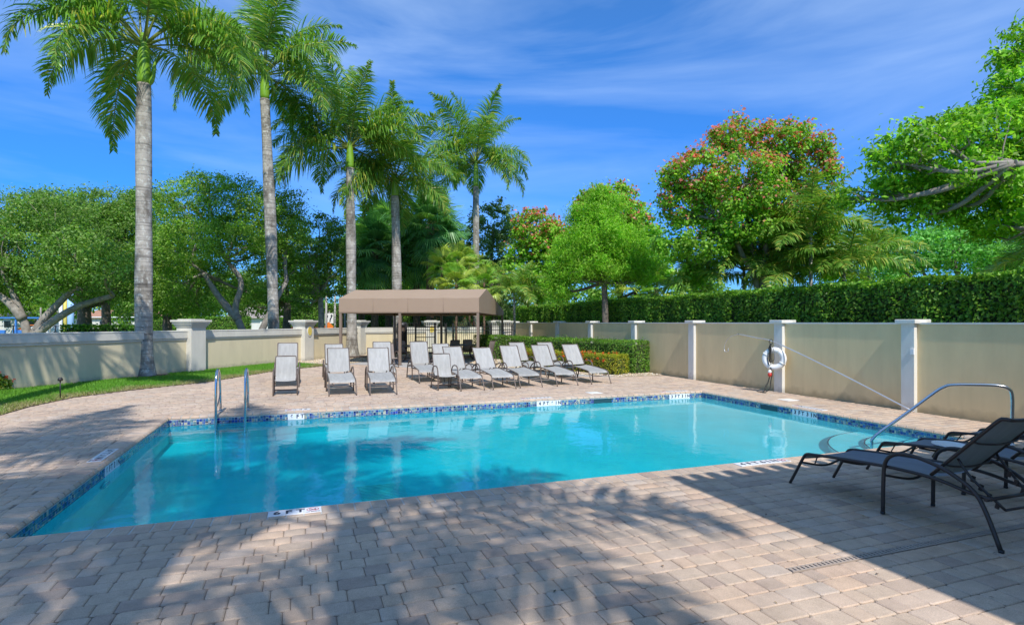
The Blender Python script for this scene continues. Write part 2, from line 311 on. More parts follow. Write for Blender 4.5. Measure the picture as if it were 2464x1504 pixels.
class MB:
    def __init__(s): s.v = []; s.f = []; s.c = []; s.sm = []
    def add(s, vs, fs, smooth=False, col=None):
        b = len(s.v); s.v += [tuple(map(float, p)) for p in vs]
        s.f += [tuple(b + i for i in f) for f in fs]; s.sm += [smooth] * len(fs)
        if col is not None: s.c += [col] * len(vs)
        return s
    def box(s, a, b, col=None, bev=0, M4=None):
        x0, y0, z0 = a; x1, y1, z1 = b
        if bev <= 0:
            vs = [(x0, y0, z0), (x1, y0, z0), (x1, y1, z0), (x0, y1, z0), (x0, y0, z1), (x1, y0, z1), (x1, y1, z1), (x0, y1, z1)]
            fs = [(0, 3, 2, 1), (4, 5, 6, 7), (0, 1, 5, 4), (1, 2, 6, 5), (2, 3, 7, 6), (3, 0, 4, 7)]
        else:
            e = bev
            vs = [(x0, y0, z0), (x1, y0, z0), (x1, y1, z0), (x0, y1, z0),
                  (x0, y0, z1 - e), (x1, y0, z1 - e), (x1, y1, z1 - e), (x0, y1, z1 - e),
                  (x0 + e, y0 + e, z1), (x1 - e, y0 + e, z1), (x1 - e, y1 - e, z1), (x0 + e, y1 - e, z1)]
            fs = [(0, 3, 2, 1), (0, 1, 5, 4), (1, 2, 6, 5), (2, 3, 7, 6), (3, 0, 4, 7),
                  (4, 5, 9, 8), (5, 6, 10, 9), (6, 7, 11, 10), (7, 4, 8, 11), (8, 9, 10, 11)]
        if M4 is not None: vs = [M4 @ Vector(v) for v in vs]
        return s.add(vs, fs, False, col)
    def bar(s, p, q, wx, wz=None, up=(0, 0, 1)):
        p = Vector(p); q = Vector(q); wz = wx if wz is None else wz
        d = (q - p); L = d.length; d.normalize(); u = Vector(up)
        if abs(d.dot(u)) > .98: u = Vector((0, 1, 0))
        sx = d.cross(u).normalized() * wx / 2; sz = sx.cross(d).normalized() * wz / 2
        vs = [p - sx - sz, p + sx - sz, p + sx + sz, p - sx + sz, q - sx - sz, q + sx - sz, q + sx + sz, q - sx + sz]
        return s.add(vs, [(0, 1, 2, 3), (7, 6, 5, 4), (0, 4, 5, 1), (1, 5, 6, 2), (2, 6, 7, 3), (3, 7, 4, 0)])
    def tube(s, pts, r, n=8, closed=False, flat=1.0, col=None):
        P = [np.array(p, float) for p in pts]; m = len(P)
        rr = r if isinstance(r, (list, tuple, np.ndarray)) else [r] * m
        T = []
        for i in range(m):
            a = P[(i - 1) % m] if (closed or i > 0) else P[0]; b = P[(i + 1) % m] if (closed or i < m - 1) else P[-1]
            t = b - a; T.append(t / (np.linalg.norm(t) + 1e-9))
        up = np.array([0, 0, 1.]) if abs(T[0][2]) < .9 else np.array([1., 0, 0])
        nrm = np.cross(T[0], up); nrm /= np.linalg.norm(nrm)
        vs = []
        for i in range(m):
            nrm = nrm - T[i] * nrm.dot(T[i]); nrm /= np.linalg.norm(nrm) + 1e-9
            bn = np.cross(T[i], nrm)
            for k in range(n):
                a = 2 * math.pi * k / n
                vs.append(P[i] + (nrm * math.cos(a) + bn * math.sin(a) * flat) * rr[i])
        fs = []
        for i in range(m if closed else m - 1):
            j = (i + 1) % m
            for k in range(n):
                k2 = (k + 1) % n
                fs.append((i * n + k, i * n + k2, j * n + k2, j * n + k))
        s.add(vs, fs, True, col)
        if not closed:
            b = len(s.v) - len(vs)
            s.f.append(tuple(b + k for k in range(n))[::-1]); s.f.append(tuple(b + (m - 1) * n + k for k in range(n))); s.sm += [False, False]
        return s
    def lathe(s, prof, cx=0, cy=0, n=20, smooth=True, col=None, wob=None):
        vs = []; m = len(prof)
        for (r, z) in prof:
            for k in range(n):
                a = 2 * math.pi * k / n; q = r * (1 + (wob(a, z) if wob else 0))
                vs.append((cx + q * math.cos(a), cy + q * math.sin(a), z))
        fs = [(i * n + k, i * n + (k + 1) % n, (i + 1) * n + (k + 1) % n, (i + 1) * n + k) for i in range(m - 1) for k in range(n)]
        s.add(vs, fs, smooth, col)
        b = len(s.v) - len(vs)
        s.f.append(tuple(b + k for k in range(n))[::-1]); s.f.append(tuple(b + (m - 1) * n + k for k in range(n))); s.sm += [False, False]
        return s
    def prism(s, poly, z0, z1, col=None):
        n = len(poly); vs = [(p[0], p[1], z0) for p in poly] + [(p[0], p[1], z1) for p in poly]
        fs = [tuple(range(n))[::-1], tuple(range(n, 2 * n))] + [(i, (i + 1) % n, n + (i + 1) % n, n + i) for i in range(n)]
        return s.add(vs, fs, False, col)
    def mesh(s, name, m):
        me = bpy.data.meshes.new(name); me.from_pydata(s.v, [], s.f); me.materials.append(m)
        me.polygons.foreach_set('use_smooth', s.sm)
        if s.c and len(s.c) == len(s.v):
            a = me.color_attributes.new('tint', 'FLOAT_COLOR', 'POINT')
            a.data.foreach_set('color', np.array([(*c, 1) for c in s.c], np.float32).ravel())
        me.update(); return me
    def build(s, name, m, parent=None, loc=None, rz=None):
        o = bpy.data.objects.new(name, s.mesh(name, m)); link(o, parent)
        if loc is not None: o.location = loc
        if rz is not None: o.rotation_euler = (0, 0, rz)
        return o

def np_mesh(name, V, F, m, col=None):
    """V (n,3), F (k,q) all faces with q corners, col (n,3)"""
    me = bpy.data.meshes.new(name); n = len(V); k, q = F.shape
    me.vertices.add(n); me.vertices.foreach_set('co', np.ascontiguousarray(V, np.float32).ravel())
    me.loops.add(k * q); me.loops.foreach_set('vertex_index', np.ascontiguousarray(F, np.int32).ravel())
    me.polygons.add(k); me.polygons.foreach_set('loop_start', np.arange(0, k * q, q, dtype=np.int32))
    me.update(calc_edges=True); me.materials.append(m)
    if col is not None:
        a = me.color_attributes.new('tint', 'FLOAT_COLOR', 'POINT')
        c4 = np.ones((n, 4), np.float32); c4[:, :3] = col; a.data.foreach_set('color', c4.ravel())
    me.validate(); return me
def np_obj(name, V, F, m, col=None, parent=None):
    o = bpy.data.objects.new(name, np_mesh(name, V, F, m, col)); return link(o, parent)

def unit(v): return v / (np.linalg.norm(v, axis=-1, keepdims=True) + 1e-9)
def leaf_quads(P, size, cols, up=.5, aspect=.5, outdir=None, fold=.25, droop=.0):
    """one folded diamond leaf per point: 4 verts, 2 tris"""
    n = len(P)
    nr = rs.normal(size=(n, 3)); nr[:, 2] += up * 2
    if outdir is not None: nr += outdir * 1.2
    nr = unit(nr)
    a = unit(np.cross(nr, rs.normal(size=(n, 3)))); a[:, 2] -= droop; a = unit(a)
    b = unit(np.cross(nr, a))
    s = (size * rs.uniform(.65, 1.35, n))[:, None]
    V = np.stack([P - a * s * .5, P + b * s * aspect * .5 + nr * s * fold * .3, P + a * s * .5, P - b * s * aspect * .5 + nr * s * fold * .3], 1).reshape(-1, 3)
    i = np.arange(n)[:, None] * 4
    F = np.concatenate([i + [0, 1, 2], i + [0, 2, 3]], 0)
    return V, F, np.repeat(cols, 4, 0)
def pal(n, cols, wts=None, jit=.18):
    cols = np.array(cols);  k = rs.choice(len(cols), n, p=wts); c = cols[k] * rs.uniform(1 - jit, 1 + jit, (n, 1)); return c * rs.uniform(.93, 1.07, (n, 3))

# ------------------------------------------------------------------ ground, deck, pool
X0, X1, Y0, Y1 = -2.30, 9.63, 5.82, 12.17
CW = .26                                     # coping depth
WL = -.168                                   # water level
def ring_sheet(name, m, bx0, by0, bx1, by1, z, g=0.0):
    mb = MB()
    a, b, c, e = X0 - g, Y0 - g, X1 + g, Y1 + g
    xs = [bx0, a, c, bx1]; ys = [by0, b, e, by1]
    for i in range(3):
        for j in range(3):
            if i == 1 and j == 1: continue
            mb.add([(xs[i], ys[j], z), (xs[i + 1], ys[j], z), (xs[i + 1], ys[j + 1], z), (xs[i], ys[j + 1], z)], [(0, 1, 2, 3)])
    return mb.build(name, m)
tag(ring_sheet('ground', M['lawn'], -600, -300, 700, 1200, -.045, .1), 'flat ground of mown grass beyond the walls', kind='structure')
deck = tag(ring_sheet('pool_deck', M['grout'], -5.35, -9, 11.4, 25.2, -.0125, .02), 'deck of tumbled pinkish pavers around the pool', kind='structure')

LB = [(-9, -5.6), (-3, -5.5), (13.4, -5.33), (14.6, -5.3), (16.1, -5.0), (17.3, -4.15), (18.9, -2.6), (22.4, -.9), (24.45, 1.0), (25.1, 1.9)]
RB = [(-9, 11.3), (16.2, 11.3), (16.21, 10.6), (16.25, 9.6), (17.0, 8.2), (18.4, 7.1), (22.1, 4.2), (25.1, 2.0)]
def interp(T, y):
    for (ya, xa), (yb, xb) in zip(T, T[1:]):
        if ya <= y <= yb: return xa + (xb - xa) * (y - ya) / max(yb - ya, 1e-6)
    return T[-1][1]
DRY = (3.12, 3.19)                           # trench drain strip (y range), from x = 3.3 on
pv = []                                      # (x0, x1, y0, y1)
row = .163
def add_row(y, h, xa, xb):
    x = xa - rnd.uniform(0, .15); W = (.125, .17, .245)
    last = None
    while x < xb:
        w_ = rnd.choice([k for k in W if k != last] + [.17, .245]); last = w_
        a, b = max(x, xa), min(x + w_, xb); x += w_
        if b - a > .04: pv.append((a, b, y, y + h))
ys = []
y = Y0 - CW
while y > -2.2: y -= row; ys.append(y)
k = 0
for y in ys:
    ym = y + row / 2
    add_row(y, row, interp(LB, ym), interp(RB, ym))
nside = int(round((Y1 - Y0 + 2 * CW) / row)); hr = (Y1 - Y0 + 2 * CW) / nside
for i in range(nside):
    y = Y0 - CW + i * hr
    add_row(y, hr, interp(LB, y + hr / 2), X0 - CW); add_row(y, hr, X1 + CW, 11.3)
y = Y1 + CW
while y < 24.9:
    a, b = interp(LB, y + row / 2), interp(RB, y + row / 2)
    if b - a > .1: add_row(y, row, a, b)
    y += row
# keep the drain clear
pv2 = []
for (a, b, c, e) in pv:
    if b > 3.25 and c < DRY[1] and e > DRY[0]:
        if e > DRY[1] + .03: pv2.append((a, b, DRY[1], e))
        if c < DRY[0] - .03: pv2.append((a, b, c, DRY[0]))
        if a < 3.25: pv2.append((a, 3.25, c, e))
    else: pv2.append((a, b, c, e))
pv = np.array(pv2)
cx, cy = (pv[:, 0] + pv[:, 1]) / 2, (pv[:, 2] + pv[:, 3]) / 2
cxc = cx * CA - cy * SA; cyc = cx * SA + cy * CA
vis = (cyc > 2.7) & (np.abs(cxc) < cyc * .90 + .2) & (cyc > 1.75 * FPX / 760)
dist = np.hypot(cx, cy)
order = np.argsort(np.where(vis, dist, 1e9))
near = set(order[:300].tolist())
def paver_pts(w_, h_, hi, jit=0):
    """cushioned paver centred on the origin, top at z=0"""
    g = .002; W2, H2 = w_ / 2 - g, h_ / 2 - g; r = min(.012, W2 * .5, H2 * .5); ring = []
    for sx, sy in ((1, 1), (-1, 1), (-1, -1), (1, -1)):
        c_ = [(sx * (W2 - r), sy * H2), (sx * W2, sy * (H2 - r))] if sx * sy < 0 else [(sx * W2, sy * (H2 - r)), (sx * (W2 - r), sy * H2)]
        ring += c_
    ring = np.array(ring); L_ = []
    for sc, z in ((1, -.05), (1, -.008), (.955, -.0015)) if hi else ((1, -.04), (1, -.006), (.95, 0)):
        ins = (1 - sc) * .5 * .2
        q = ring.copy(); q -= np.sign(q) * ins * 2; L_.append(np.c_[q, np.full(8, z)])
    return np.concatenate(L_)
def ring_faces(n, layers):
    f = []
    for i in range(layers - 1):
        for k in range(n): f.append((i * n + k, i * n + (k + 1) % n, (i + 1) * n + (k + 1) % n, (i + 1) * n + k))
    return f
cache = {}
for i in order[:300]:
    a, b, c, e = pv[i]; w_, h_ = round((b - a) / .005) * .005, round((e - c) / .005) * .005
    key = (w_, h_)
    if key not in cache:
        mb = MB(); mb.add(paver_pts(b - a, e - c, True), ring_faces(8, 3) + [tuple(range(16, 24))]); 
        me = mb.mesh('brick', M['paver']); cache[key] = me
    o = bpy.data.objects.new('brick', cache[key]); link(o, deck)
    o.location = (cx[i], cy[i], rs.uniform(-.0015, .0015)); o.rotation_euler = (rs.normal() * .006, rs.normal() * .005, rs.normal() * .006)
V = []; T = []; nrest = 0
base = paver_pts(1, 1, False)
for i in order[300:]:
    if not vis[i] and dist[i] > 4 and (cyc[i] < 0): continue
    a, b, c, e = pv[i]
    q = paver_pts(b - a, e - c, False); th = rs.normal() * .005
    q[:, 2] += rs.uniform(-.0015, .0015) + q[:, 0] * rs.normal() * .006 + q[:, 1] * rs.normal() * .006
    q = q @ np.array([[1, th, 0], [-th, 1, 0], [0, 0, 1]]); q[:, 0] += cx[i]; q[:, 1] += cy[i]
    V.append(q); T.append(np.full(24, rs.uniform(0, 1))); nrest += 1
V = np.concatenate(V); T = np.concatenate(T)
f4 = np.array(ring_faces(8, 3)); top = np.array([(16, 17, 22, 23), (17, 18, 21, 22), (18, 19, 20, 21)]); f4 = np.concatenate([f4, top])
F = (np.arange(nrest)[:, None, None] * 24 + f4[None]).reshape(-1, 4)
o = np_obj('brick_field', V, F, M['paver_s'], np.repeat(T[:, None], 3, 1), deck); tag(o, kind='stuff')

# trench drain in the near deck
mb = MB()
for k in range(150):
    x = 3.26 + k * .026 * 1.5
    mb.box((x, DRY[0] + .012, -.012), (x + .022, DRY[1] - .012, -.001))
mb.box((3.25, DRY[0] + .002, -.0121), (9.3, DRY[0] + .012, 0)); mb.box((3.25, DRY[1] - .012, -.0121), (9.3, DRY[1] - .002, 0))
tag(mb.build('trench_drain', mat('drain_plastic', (.42, .34, .28), rough=.8, var=.2, vscale=8)), 'narrow slotted beige drain strip set in the near pavers', 'drain')

# pool shell
SX = lambda x: -1.75 + (x - X0) / (X1 - X0) * .85
mb = MB(); z0, z1 = SX(X0), SX(X1)
mb.add([(X0, Y0, z0), (X1, Y0, z1), (X1, Y1, z1), (X0, Y1, z0)], [(0, 1, 2, 3)])
tp = -.05
mb.add([(X0, Y0, z0), (X0, Y1, z0), (X0, Y1, tp), (X0, Y0, tp)], [(0, 1, 2, 3)])
mb.add([(X1, Y0, z1), (X1, Y1, z1), (X1, Y1, tp), (X1, Y0, tp)], [(3, 2, 1, 0)])
mb.add([(X0, Y0, z0), (X1, Y0, z1), (X1, Y0, tp), (X0, Y0, tp)], [(3, 2, 1, 0)])
mb.add([(X0, Y1, z0), (X1, Y1, z1), (X1, Y1, tp), (X0, Y1, tp)], [(0, 1, 2, 3)])
shell = tag(mb.build('pool_shell', M['plaster']), 'pale plastered pool basin', kind='structure')
# steps in the near right corner
for r_, zt in ((1.95, -.66), (1.42, -.46), (.9, -.30)):
    n = 18; arc = [(X1 - .002 - r_ * math.sin(R(90) * i / n), Y0 + .002 + r_ * math.cos(R(90) * i / n)) for i in range(n + 1)]
    mb = MB(); mb.prism([(X1 - .002, Y0 + .002)] + arc, -1.2, zt); st = mb.build('step', M['plaster'], shell)
    mb = MB(); mb.tube([(p[0], p[1], zt - .008) for p in arc], .013, 6); mb.build('nosing_tile', M['darktile'], st)
# main drain grate and underwater lamp
mb = MB(); gx, gy = 1.05, 8.0; gz = SX(gx) + .01
for k in range(10): mb.box((gx - .3, gy - .3 + k * .06, gz), (gx + .3, gy - .265 + k * .06, gz + .02))
mb.box((gx - .33, gy - .33, gz - .005), (gx + .33, gy - .3, gz + .022)); mb.box((gx - .33, gy + .3, gz - .005), (gx + .33, gy + .33, gz + .022))
mb.build('floor_drain_grate', M['white'], shell)
mb = MB(); ring = [(X0 + .01, 8.45 + .13 * math.cos(a), -.55 + .13 * math.sin(a)) for a in np.linspace(0, 2 * math.pi, 20, endpoint=False)]
mb.tube(ring, .022, 6, closed=True); lamp = mb.build('lamp_ring', M['steel'], shell)
mb = MB(); mb.add([(X0 + .012, p[1], p[2]) for p in ring], [tuple(range(20))]); mb.build('lens', M['lens'], lamp)
mb = MB(); ring = [(4.0 + .08 * math.cos(a), Y1 - .01, -.5 + .08 * math.sin(a)) for a in np.linspace(0, 2 * math.pi, 20, endpoint=False)]
mb.tube(ring, .02, 6, closed=True); mb.build('lamp_ring', M['steel'], shell)

# coping bricks (bullnose)
def coping_mesh(w_, d_):
    # local: x along the edge, y from the pool (0) to the deck (d_), rounded nose at y=0
    g = .007; prof = [(d_, -.06), (d_, -.004), (d_ - .004, .002), (.05, .002), (.022, -.003), (.004, -.016), (-.008, -.034), (-.004, -.052), (.02, -.06)]
    mb = MB(); n = len(prof); vs = []
    for x, ins in ((-w_ / 2 + g, .004), (-w_ / 2 + g + .004, 0), (w_ / 2 - g - .004, 0), (w_ / 2 - g, .004)):
        vs += [(x, p[0], p[1] - (ins if p[1] > -.05 else 0)) for p in prof]
    fs = [tuple(range(n)), tuple(range(3 * n, 4 * n))[::-1]] + [(j * n + i, j * n + (i + 1) % n, (j + 1) * n + (i + 1) % n, (j + 1) * n + i)[::-1] for j in range(3) for i in range(n)]
    mb.add(vs, fs); return mb
cop = {}
def coping_run(p0, p1, ang, d_=CW):
    L_ = (Vector(p1) - Vector(p0)).length; n = round(L_ / .152); w_ = L_ / n; key = round(w_, 4)
    if key not in cop: cop[key] = coping_mesh(w_, d_).mesh('coping_brick', M['paver'])
    for i in range(n):
        p = Vector(p0).lerp(Vector(p1), (i + .5) / n)
        if any(abs(p.x - a) < b and abs(p.y - c) < e for a, b, c, e in SKIPC): pass
        o = bpy.data.objects.new('coping_brick', cop[key]); link(o, shell)
        o.location = (p.x, p.y, rs.uniform(-.001, .001)); o.rotation_euler = (0, 0, ang + rs.normal() * .003)
SKIPC = []
coping_run((X0 - CW, Y0, 0), (X1 + CW, Y0, 0), R(180)); coping_run((X0 - CW, Y1, 0), (X1 + CW, Y1, 0), 0)
coping_run((X0, Y0, 0), (X0, Y1, 0), R(90)); coping_run((X1, Y0, 0), (X1, Y1, 0), R(-90))
# pale mortar bed under the coping joints
mb = MB()
for a, b in (((X0 - CW, Y0 - CW), (X1 + CW, Y0 - .02)), ((X0 - CW, Y1 + .02), (X1 + CW, Y1 + CW)), ((X0 - CW, Y0 - .02), (X0 - .02, Y1 + .02)), ((X1 + .02, Y0 - .02), (X1 + CW, Y1 + .02))):
    mb.box((a[0], a[1], -.06), (b[0], b[1], -.0035))
mb.build('coping_mortar', mat('coping_mortar', (.46, .45, .42), rough=.9), shell)

# mosaic tile band
MC = [(.015, .05, .27), (.03, .12, .36), (.05, .20, .34), (.13, .28, .38), (.01, .03, .12), (.48, .46, .34), (.10, .22, .24), (.02, .06, .40)]
MW = [.15, .15, .16, .13, .10, .15, .11, .05]
def mosaic_cells(L_):
    cells = []
    u = 0
    while u < L_ - .02:
        for v in (0, .05, .10):
            t_ = rnd.random(); g = .002
            if t_ < .42: cells.append((u + g, v + g, u + .05 - g, v + .05 - g))
            elif t_ < .66:
                for a in (0, .025):
                    for b in (0, .025): cells.append((u + a + g, v + b + g, u + a + .025 - g, v + b + .025 - g))
            elif t_ < .83: cells += [(u + g, v + g, u + .05 - g, v + .025 - g), (u + g, v + .025 + g, u + .05 - g, v + .05 - g)]
            else: cells += [(u + g, v + g, u + .025 - g, v + .05 - g), (u + .025 + g, v + g, u + .05 - g, v + .05 - g)]
        u += .05
    return cells
def mcol(): return tuple(np.array(MC[rs.choice(8, p=MW)]) * rs.uniform(.6, 1.05))
NB = {'n': 0}
def band(o_, dx, nx, L_, indiv=None):
    """o_ start point, dx along the wall, nx normal into the pool"""
    o_ = Vector(o_); dx = Vector(dx); nx = Vector(nx); mb = MB(); cells = mosaic_cells(L_)
    for (u0, v0, u1, v1) in cells:
        col = mcol(); p = [o_ + dx * a + Vector((0, 0, -.06 - b)) + nx * .004 for a, b in ((u0, v0), (u1, v0), (u1, v1), (u0, v1))]
        q = [x - nx * .003 for x in p]
        if indiv and indiv(u0) and NB['n'] < 290 and (u1 - u0) > .03:
            m2 = MB(); m2.add(p + q, [(0, 1, 2, 3), (0, 4, 5, 1), (1, 5, 6, 2), (2, 6, 7, 3), (3, 7, 4, 0)], False, col); m2.build('mosaic_tile', M['mosaic'], shell); NB['n'] += 1
        else: mb.add(p + q, [(0, 1, 2, 3), (0, 4, 5, 1), (1, 5, 6, 2), (2, 6, 7, 3), (3, 7, 4, 0)], False, col)
    o = mb.build('mosaic_tile_band', M['mosaic'], shell); tag(o, kind='stuff')
    m2 = MB(); p = [o_ + dx * a + Vector((0, 0, b)) + nx * .0015 for a, b in ((0, -.055), (L_, -.055), (L_, -.21), (0, -.21))]; m2.add(p, [(0, 1, 2, 3)]); m2.build('mosaic_grout', M['mosgrout'], shell)
band((X0, Y1, 0), (1, 0, 0), (0, -1, 0), X1 - X0)
band((X0, Y0, 0), (0, 1, 0), (1, 0, 0), Y1 - Y0, lambda u: u < 3.6)
band((X1, Y0, 0), (0, 1, 0), (-1, 0, 0), Y1 - Y0)
band((X0, Y0, 0), (1, 0, 0), (0, 1, 0), X1 - X0)
# skimmer mouths
for (p, dx, nx) in (((6.55, Y1 - .006, 0), Vector((1, 0, 0)), Vector((0, -1, 0))), ((X1 - .006, 9.7, 0), Vector((0, 1, 0)), Vector((-1, 0, 0)))):
    p = Vector(p); mb = MB()
    q = [p + dx * a + Vector((0, 0, b)) for a, b in ((0, -.085), (.42, -.085), (.42, -.20), (0, -.20))]
    mb.add(q, [(0, 1, 2, 3)])
    for a, b, c_, e in ((-.03, -.085, .45, -.07), (-.03, -.20, 0, -.085), (.42, -.20, .45, -.085)):
        mb.add([p + dx * i + Vector((0, 0, j)) + nx * n_ for n_ in (0, .006) for i, j in ((a, b), (c_, b), (c_, e), (a, e))], [(4, 5, 6, 7), (0, 1, 5, 4), (1, 2, 6, 5), (2, 3, 7, 6), (3, 0, 4, 7)])
    mb.build('skimmer_opening', mat('skimmer_dark', (.01, .06, .08), rough=.5), shell)
# water body
mb = MB(); e = .006
ax, bx, ay, by = X0 + e, X1 - e, Y0 + e, Y1 - e
mb.add([(ax, ay, WL), (bx, ay, WL), (bx, by, WL), (ax, by, WL)], [(0, 1, 2, 3)], True)
water = tag(mb.build('water', M['water']), 'clear turquoise pool water', kind='structure')
sd.cycles.is_caustics_light = True; water.cycles.is_caustics_caster = True
shell.cycles.is_caustics_receiver = True
for c_ in kids(shell):
    if c_.name.startswith(('step', 'floor', 'lamp')):
        c_.cycles.is_caustics_receiver = True

# depth markers ---------------------------------------------------------------------------
def text_mesh(body, size, m, bold=.0):
    cu = bpy.data.curves.new('lettering', 'FONT'); cu.body = body; cu.size = size; cu.align_x = 'CENTER'; cu.align_y = 'CENTER'; cu.offset = bold; cu.extrude = .0005
    to = bpy.data.objects.new('lettering_tmp', cu); C.objects.link(to)
    dg = bpy.context.evaluated_depsgraph_get(); me = bpy.data.meshes.new_from_object(to.evaluated_get(dg)); me.name = 'lettering'
    bpy.data.objects.remove(to); bpy.data.curves.remove(cu); me.materials.clear(); me.materials.append(m); return me
TM = {}
def glyph(s, size, m=None, bold=.004):
    k = (s, size, m.name if m else '')
    if k not in TM: TM[k] = text_mesh(s, size, m or M['ink'], bold)
    return TM[k]
def marker(chars, loc, rot, label, group, tile=.152, th=.008, lift=.0, nodive=False, gs=.15, up_=0):
    root = bpy.data.objects.new('depth_marker', None); root.location = loc; root.rotation_mode = 'XYZ'; root.rotation_euler = rot; link(root)
    tag(root, label, 'depth marker', group)
    n = len(chars) + (1 if nodive else 0); x = -(n - 1) / 2 * (tile + .003)
    for ch in chars + (['*'] if nodive else []):
        mb = MB(); mb.box((-tile / 2, -tile / 2, -th), (tile / 2, tile / 2, 0), bev=.0015); t = mb.build('tile', M['tilew'], root, (x, 0, lift))
        if ch == '*':
            m2 = MB(); m2.tube([(.052 * math.cos(a), .012 + .045 * math.sin(a), .0006) for a in np.linspace(0, 6.283, 22, endpoint=False)], .004, 4, closed=True, flat=.3)
            m2.bar((-.036, .044, .0012), (.036, -.02, .0012), .008, .001); m2.build('no_diving_ring', M['redink'], t)
            m2 = MB(); m2.bar((-.022, -.012, .001), (.012, .012, .001), .010, .001); m2.bar((.012, .012, .001), (.028, .0, .001), .006, .001); m2.bar((-.022, -.012, .001), (-.03, .012, .001), .007, .001)
            m2.lathe([(.008, .0006), (.008, .0011)], .022, .022, 8); m2.build('diver_pictogram', M['ink'], t)
            lo = bpy.data.objects.new('lettering', glyph('NO DIVING', .024, bold=.0008)); link(lo, t); lo.location = (0, -.058, .0006)
        elif ch.strip():
            lo = bpy.data.objects.new('lettering', glyph(ch, gs)); link(lo, t); lo.location = (0, up_, .0006)
        x += tile + .003
    return root
dz = .0065
gD, gW = 'depth markers lying on the deck', 'depth markers on the waterline'
marker(['6', 'F T'], (-.055, Y0 - .135, dz), (0, 0, 0), 'white tile row reading 6 FT with red no diving ring, on the near coping', gD, nodive=True, gs=.125)
marker(['4', 'F T', '6', 'I N'], (5.42, Y0 - .135, dz), (0, 0, 0), 'white tiles reading 4 FT 6 IN on the near coping by the dark chaises', gD, nodive=True, gs=.125)
marker(['6', 'F T', '3', 'I N'], (X0 - .15, 8.98, dz), (0, 0, R(-90)), 'white tiles reading 6 FT 3 IN on the left coping, seen at a slant', gD, nodive=True, gs=.125)
marker(['6', 'F T'], (G(716, 988).x, Y1 + .16, dz), (0, 0, R(180)), 'white tile row on the far coping right of the pool ladder', gD, nodive=True, gs=.125)
marker(['4', 'F T', '6', 'I N'], (5.1, Y1 + .16, dz), (0, 0, R(180)), 'white tile row on the far coping in the middle of the long side', gD, nodive=True, gs=.125)
marker(['3', 'F T', '3', 'I N'], (8.9, Y1 + .16, dz), (0, 0, R(180)), 'white tile row on the far coping near the far right pool corner', gD, nodive=True, gs=.125)
marker(['3', 'F T', '3', 'I N'], (X1 + .16, 9.0, dz), (0, 0, R(90)), 'white tile row on the right coping between pool and tan wall', gD, nodive=True, gs=.125)
zt = -.127
xm6 = G(712, 1006, -.12).x
marker(['6', 'F T'], (xm6, Y1 - .006, zt), (R(90), 0, 0), 'waterline tiles reading 6 FT on the far pool wall', gW, th=.004, gs=.105, up_=.018)
marker(['4', 'F T', '6', 'I N'], (G(1330, 974, -.12).x, Y1 - .006, zt), (R(90), 0, 0), 'waterline tiles reading 4 FT 6 IN on the far pool wall', gW, th=.004, gs=.105, up_=.018)
marker(['3', 'F T', '3', 'I N'], (G(1648, 957, -.12).x, Y1 - .006, zt), (R(90), 0, 0), 'waterline tiles reading 3 FT 3 IN at the far right of the far wall', gW, th=.004, gs=.105, up_=.018)
marker(['3', 'F T', '3', 'I N'], (X1 - .006, WX(1936, 990, X1).y, zt), (R(90), 0, R(-90)), 'waterline tiles reading 3 FT 3 IN on the shaded right pool wall', gW, th=.004, gs=.105, up_=.018)
marker(['6', 'F T', '3', 'I N'], (X0 + .006, WX(270, 1110, X0).y, zt), (R(90), 0, R(90)), 'waterline tiles reading 6 FT 3 IN on the left pool wall', gW, th=.004, gs=.105, up_=.018)
# skimmer lids
for (px, py, lb) in ((1429, 945, 'square white skimmer lid in the deck behind the far pool edge'), (1897, 962, 'square white skimmer lid in the deck beside the right pool edge')):
    p = G(px, py); r_ = empty('skimmer_lid', (p.x, p.y, .002), 0, lb, 'skimmer lid', 'skimmer lids')
    MB().box((-.14, -.14, 0), (.14, .14, .006), bev=.003).build('lid', M['offwhite'], r_)
    MB().box((-.165, -.165, -.003), (.165, .165, .002)).build('frame', M['white'], r_)

# ------------------------------------------------------------------ lawn, gravel, paths
def pip(P, poly):
    x, y = P[:, 0], P[:, 1]; c = np.zeros(len(P), bool); j = len(poly) - 1
    for i in range(len(poly)):
        xi, yi = poly[i]; xj, yj = poly[j]
        k_ = ((yi > y) != (yj > y)) & (x < (xj - xi) * (y - yi) / (yj - yi + 1e-12) + xi); c ^= k_; j = i
    return c
LW = [(-11.5, 12.0), (-7.18, 18.18), (-3.66, 23.05), (.09, 28.02), (2.88, 31.9)]     # left wall base line
lawn = [(-5.5, 4), (-5.33, 13.4), (-5.3, 14.6), (-5.0, 16.1), (-4.15, 17.3), (-2.6, 18.9), (-.9, 22.4), (1.0, 24.45), (-.2, 26.2), (-.6, 27.3)] + [(a, b) for a, b in LW[::-1][2:]] + [(-14, 8.5), (-14, 4)]
def sheet(name, poly, z, m, label, z0=None):
    mb = MB()
    if z0 is None: mb.add([(p[0], p[1], z) for p in poly], [tuple(range(len(poly)))])
    else: mb.prism(poly, z0, z)
    return tag(mb.build(name, m), label, kind='structure')
sheet('lawn_soil', lawn, .012, M['soil'], 'soil under the lawn strip', -.03)
gl = [(1.0, 24.45), (1.7, 25.1), (3.2, 27.0), (4.5, 28.6), (6.0, 30.2), (6.0, 32.4), (2.9, 32.2), (.09, 28.1), (-.6, 27.3), (-.2, 26.2)]
sheet('gravel_bed', gl, .010, M['gravelbase'], 'gravel bed along the left wall', -.03)
gr = [(11.33, 16.2), (10.6, 16.15), (9.6, 16.2), (9.0, 16.9), (8.1, 18.7), (7.2, 21.0), (6.6, 23.2), (7.3, 26.4), (7.9, 30.9), (11.33, 31.0)]
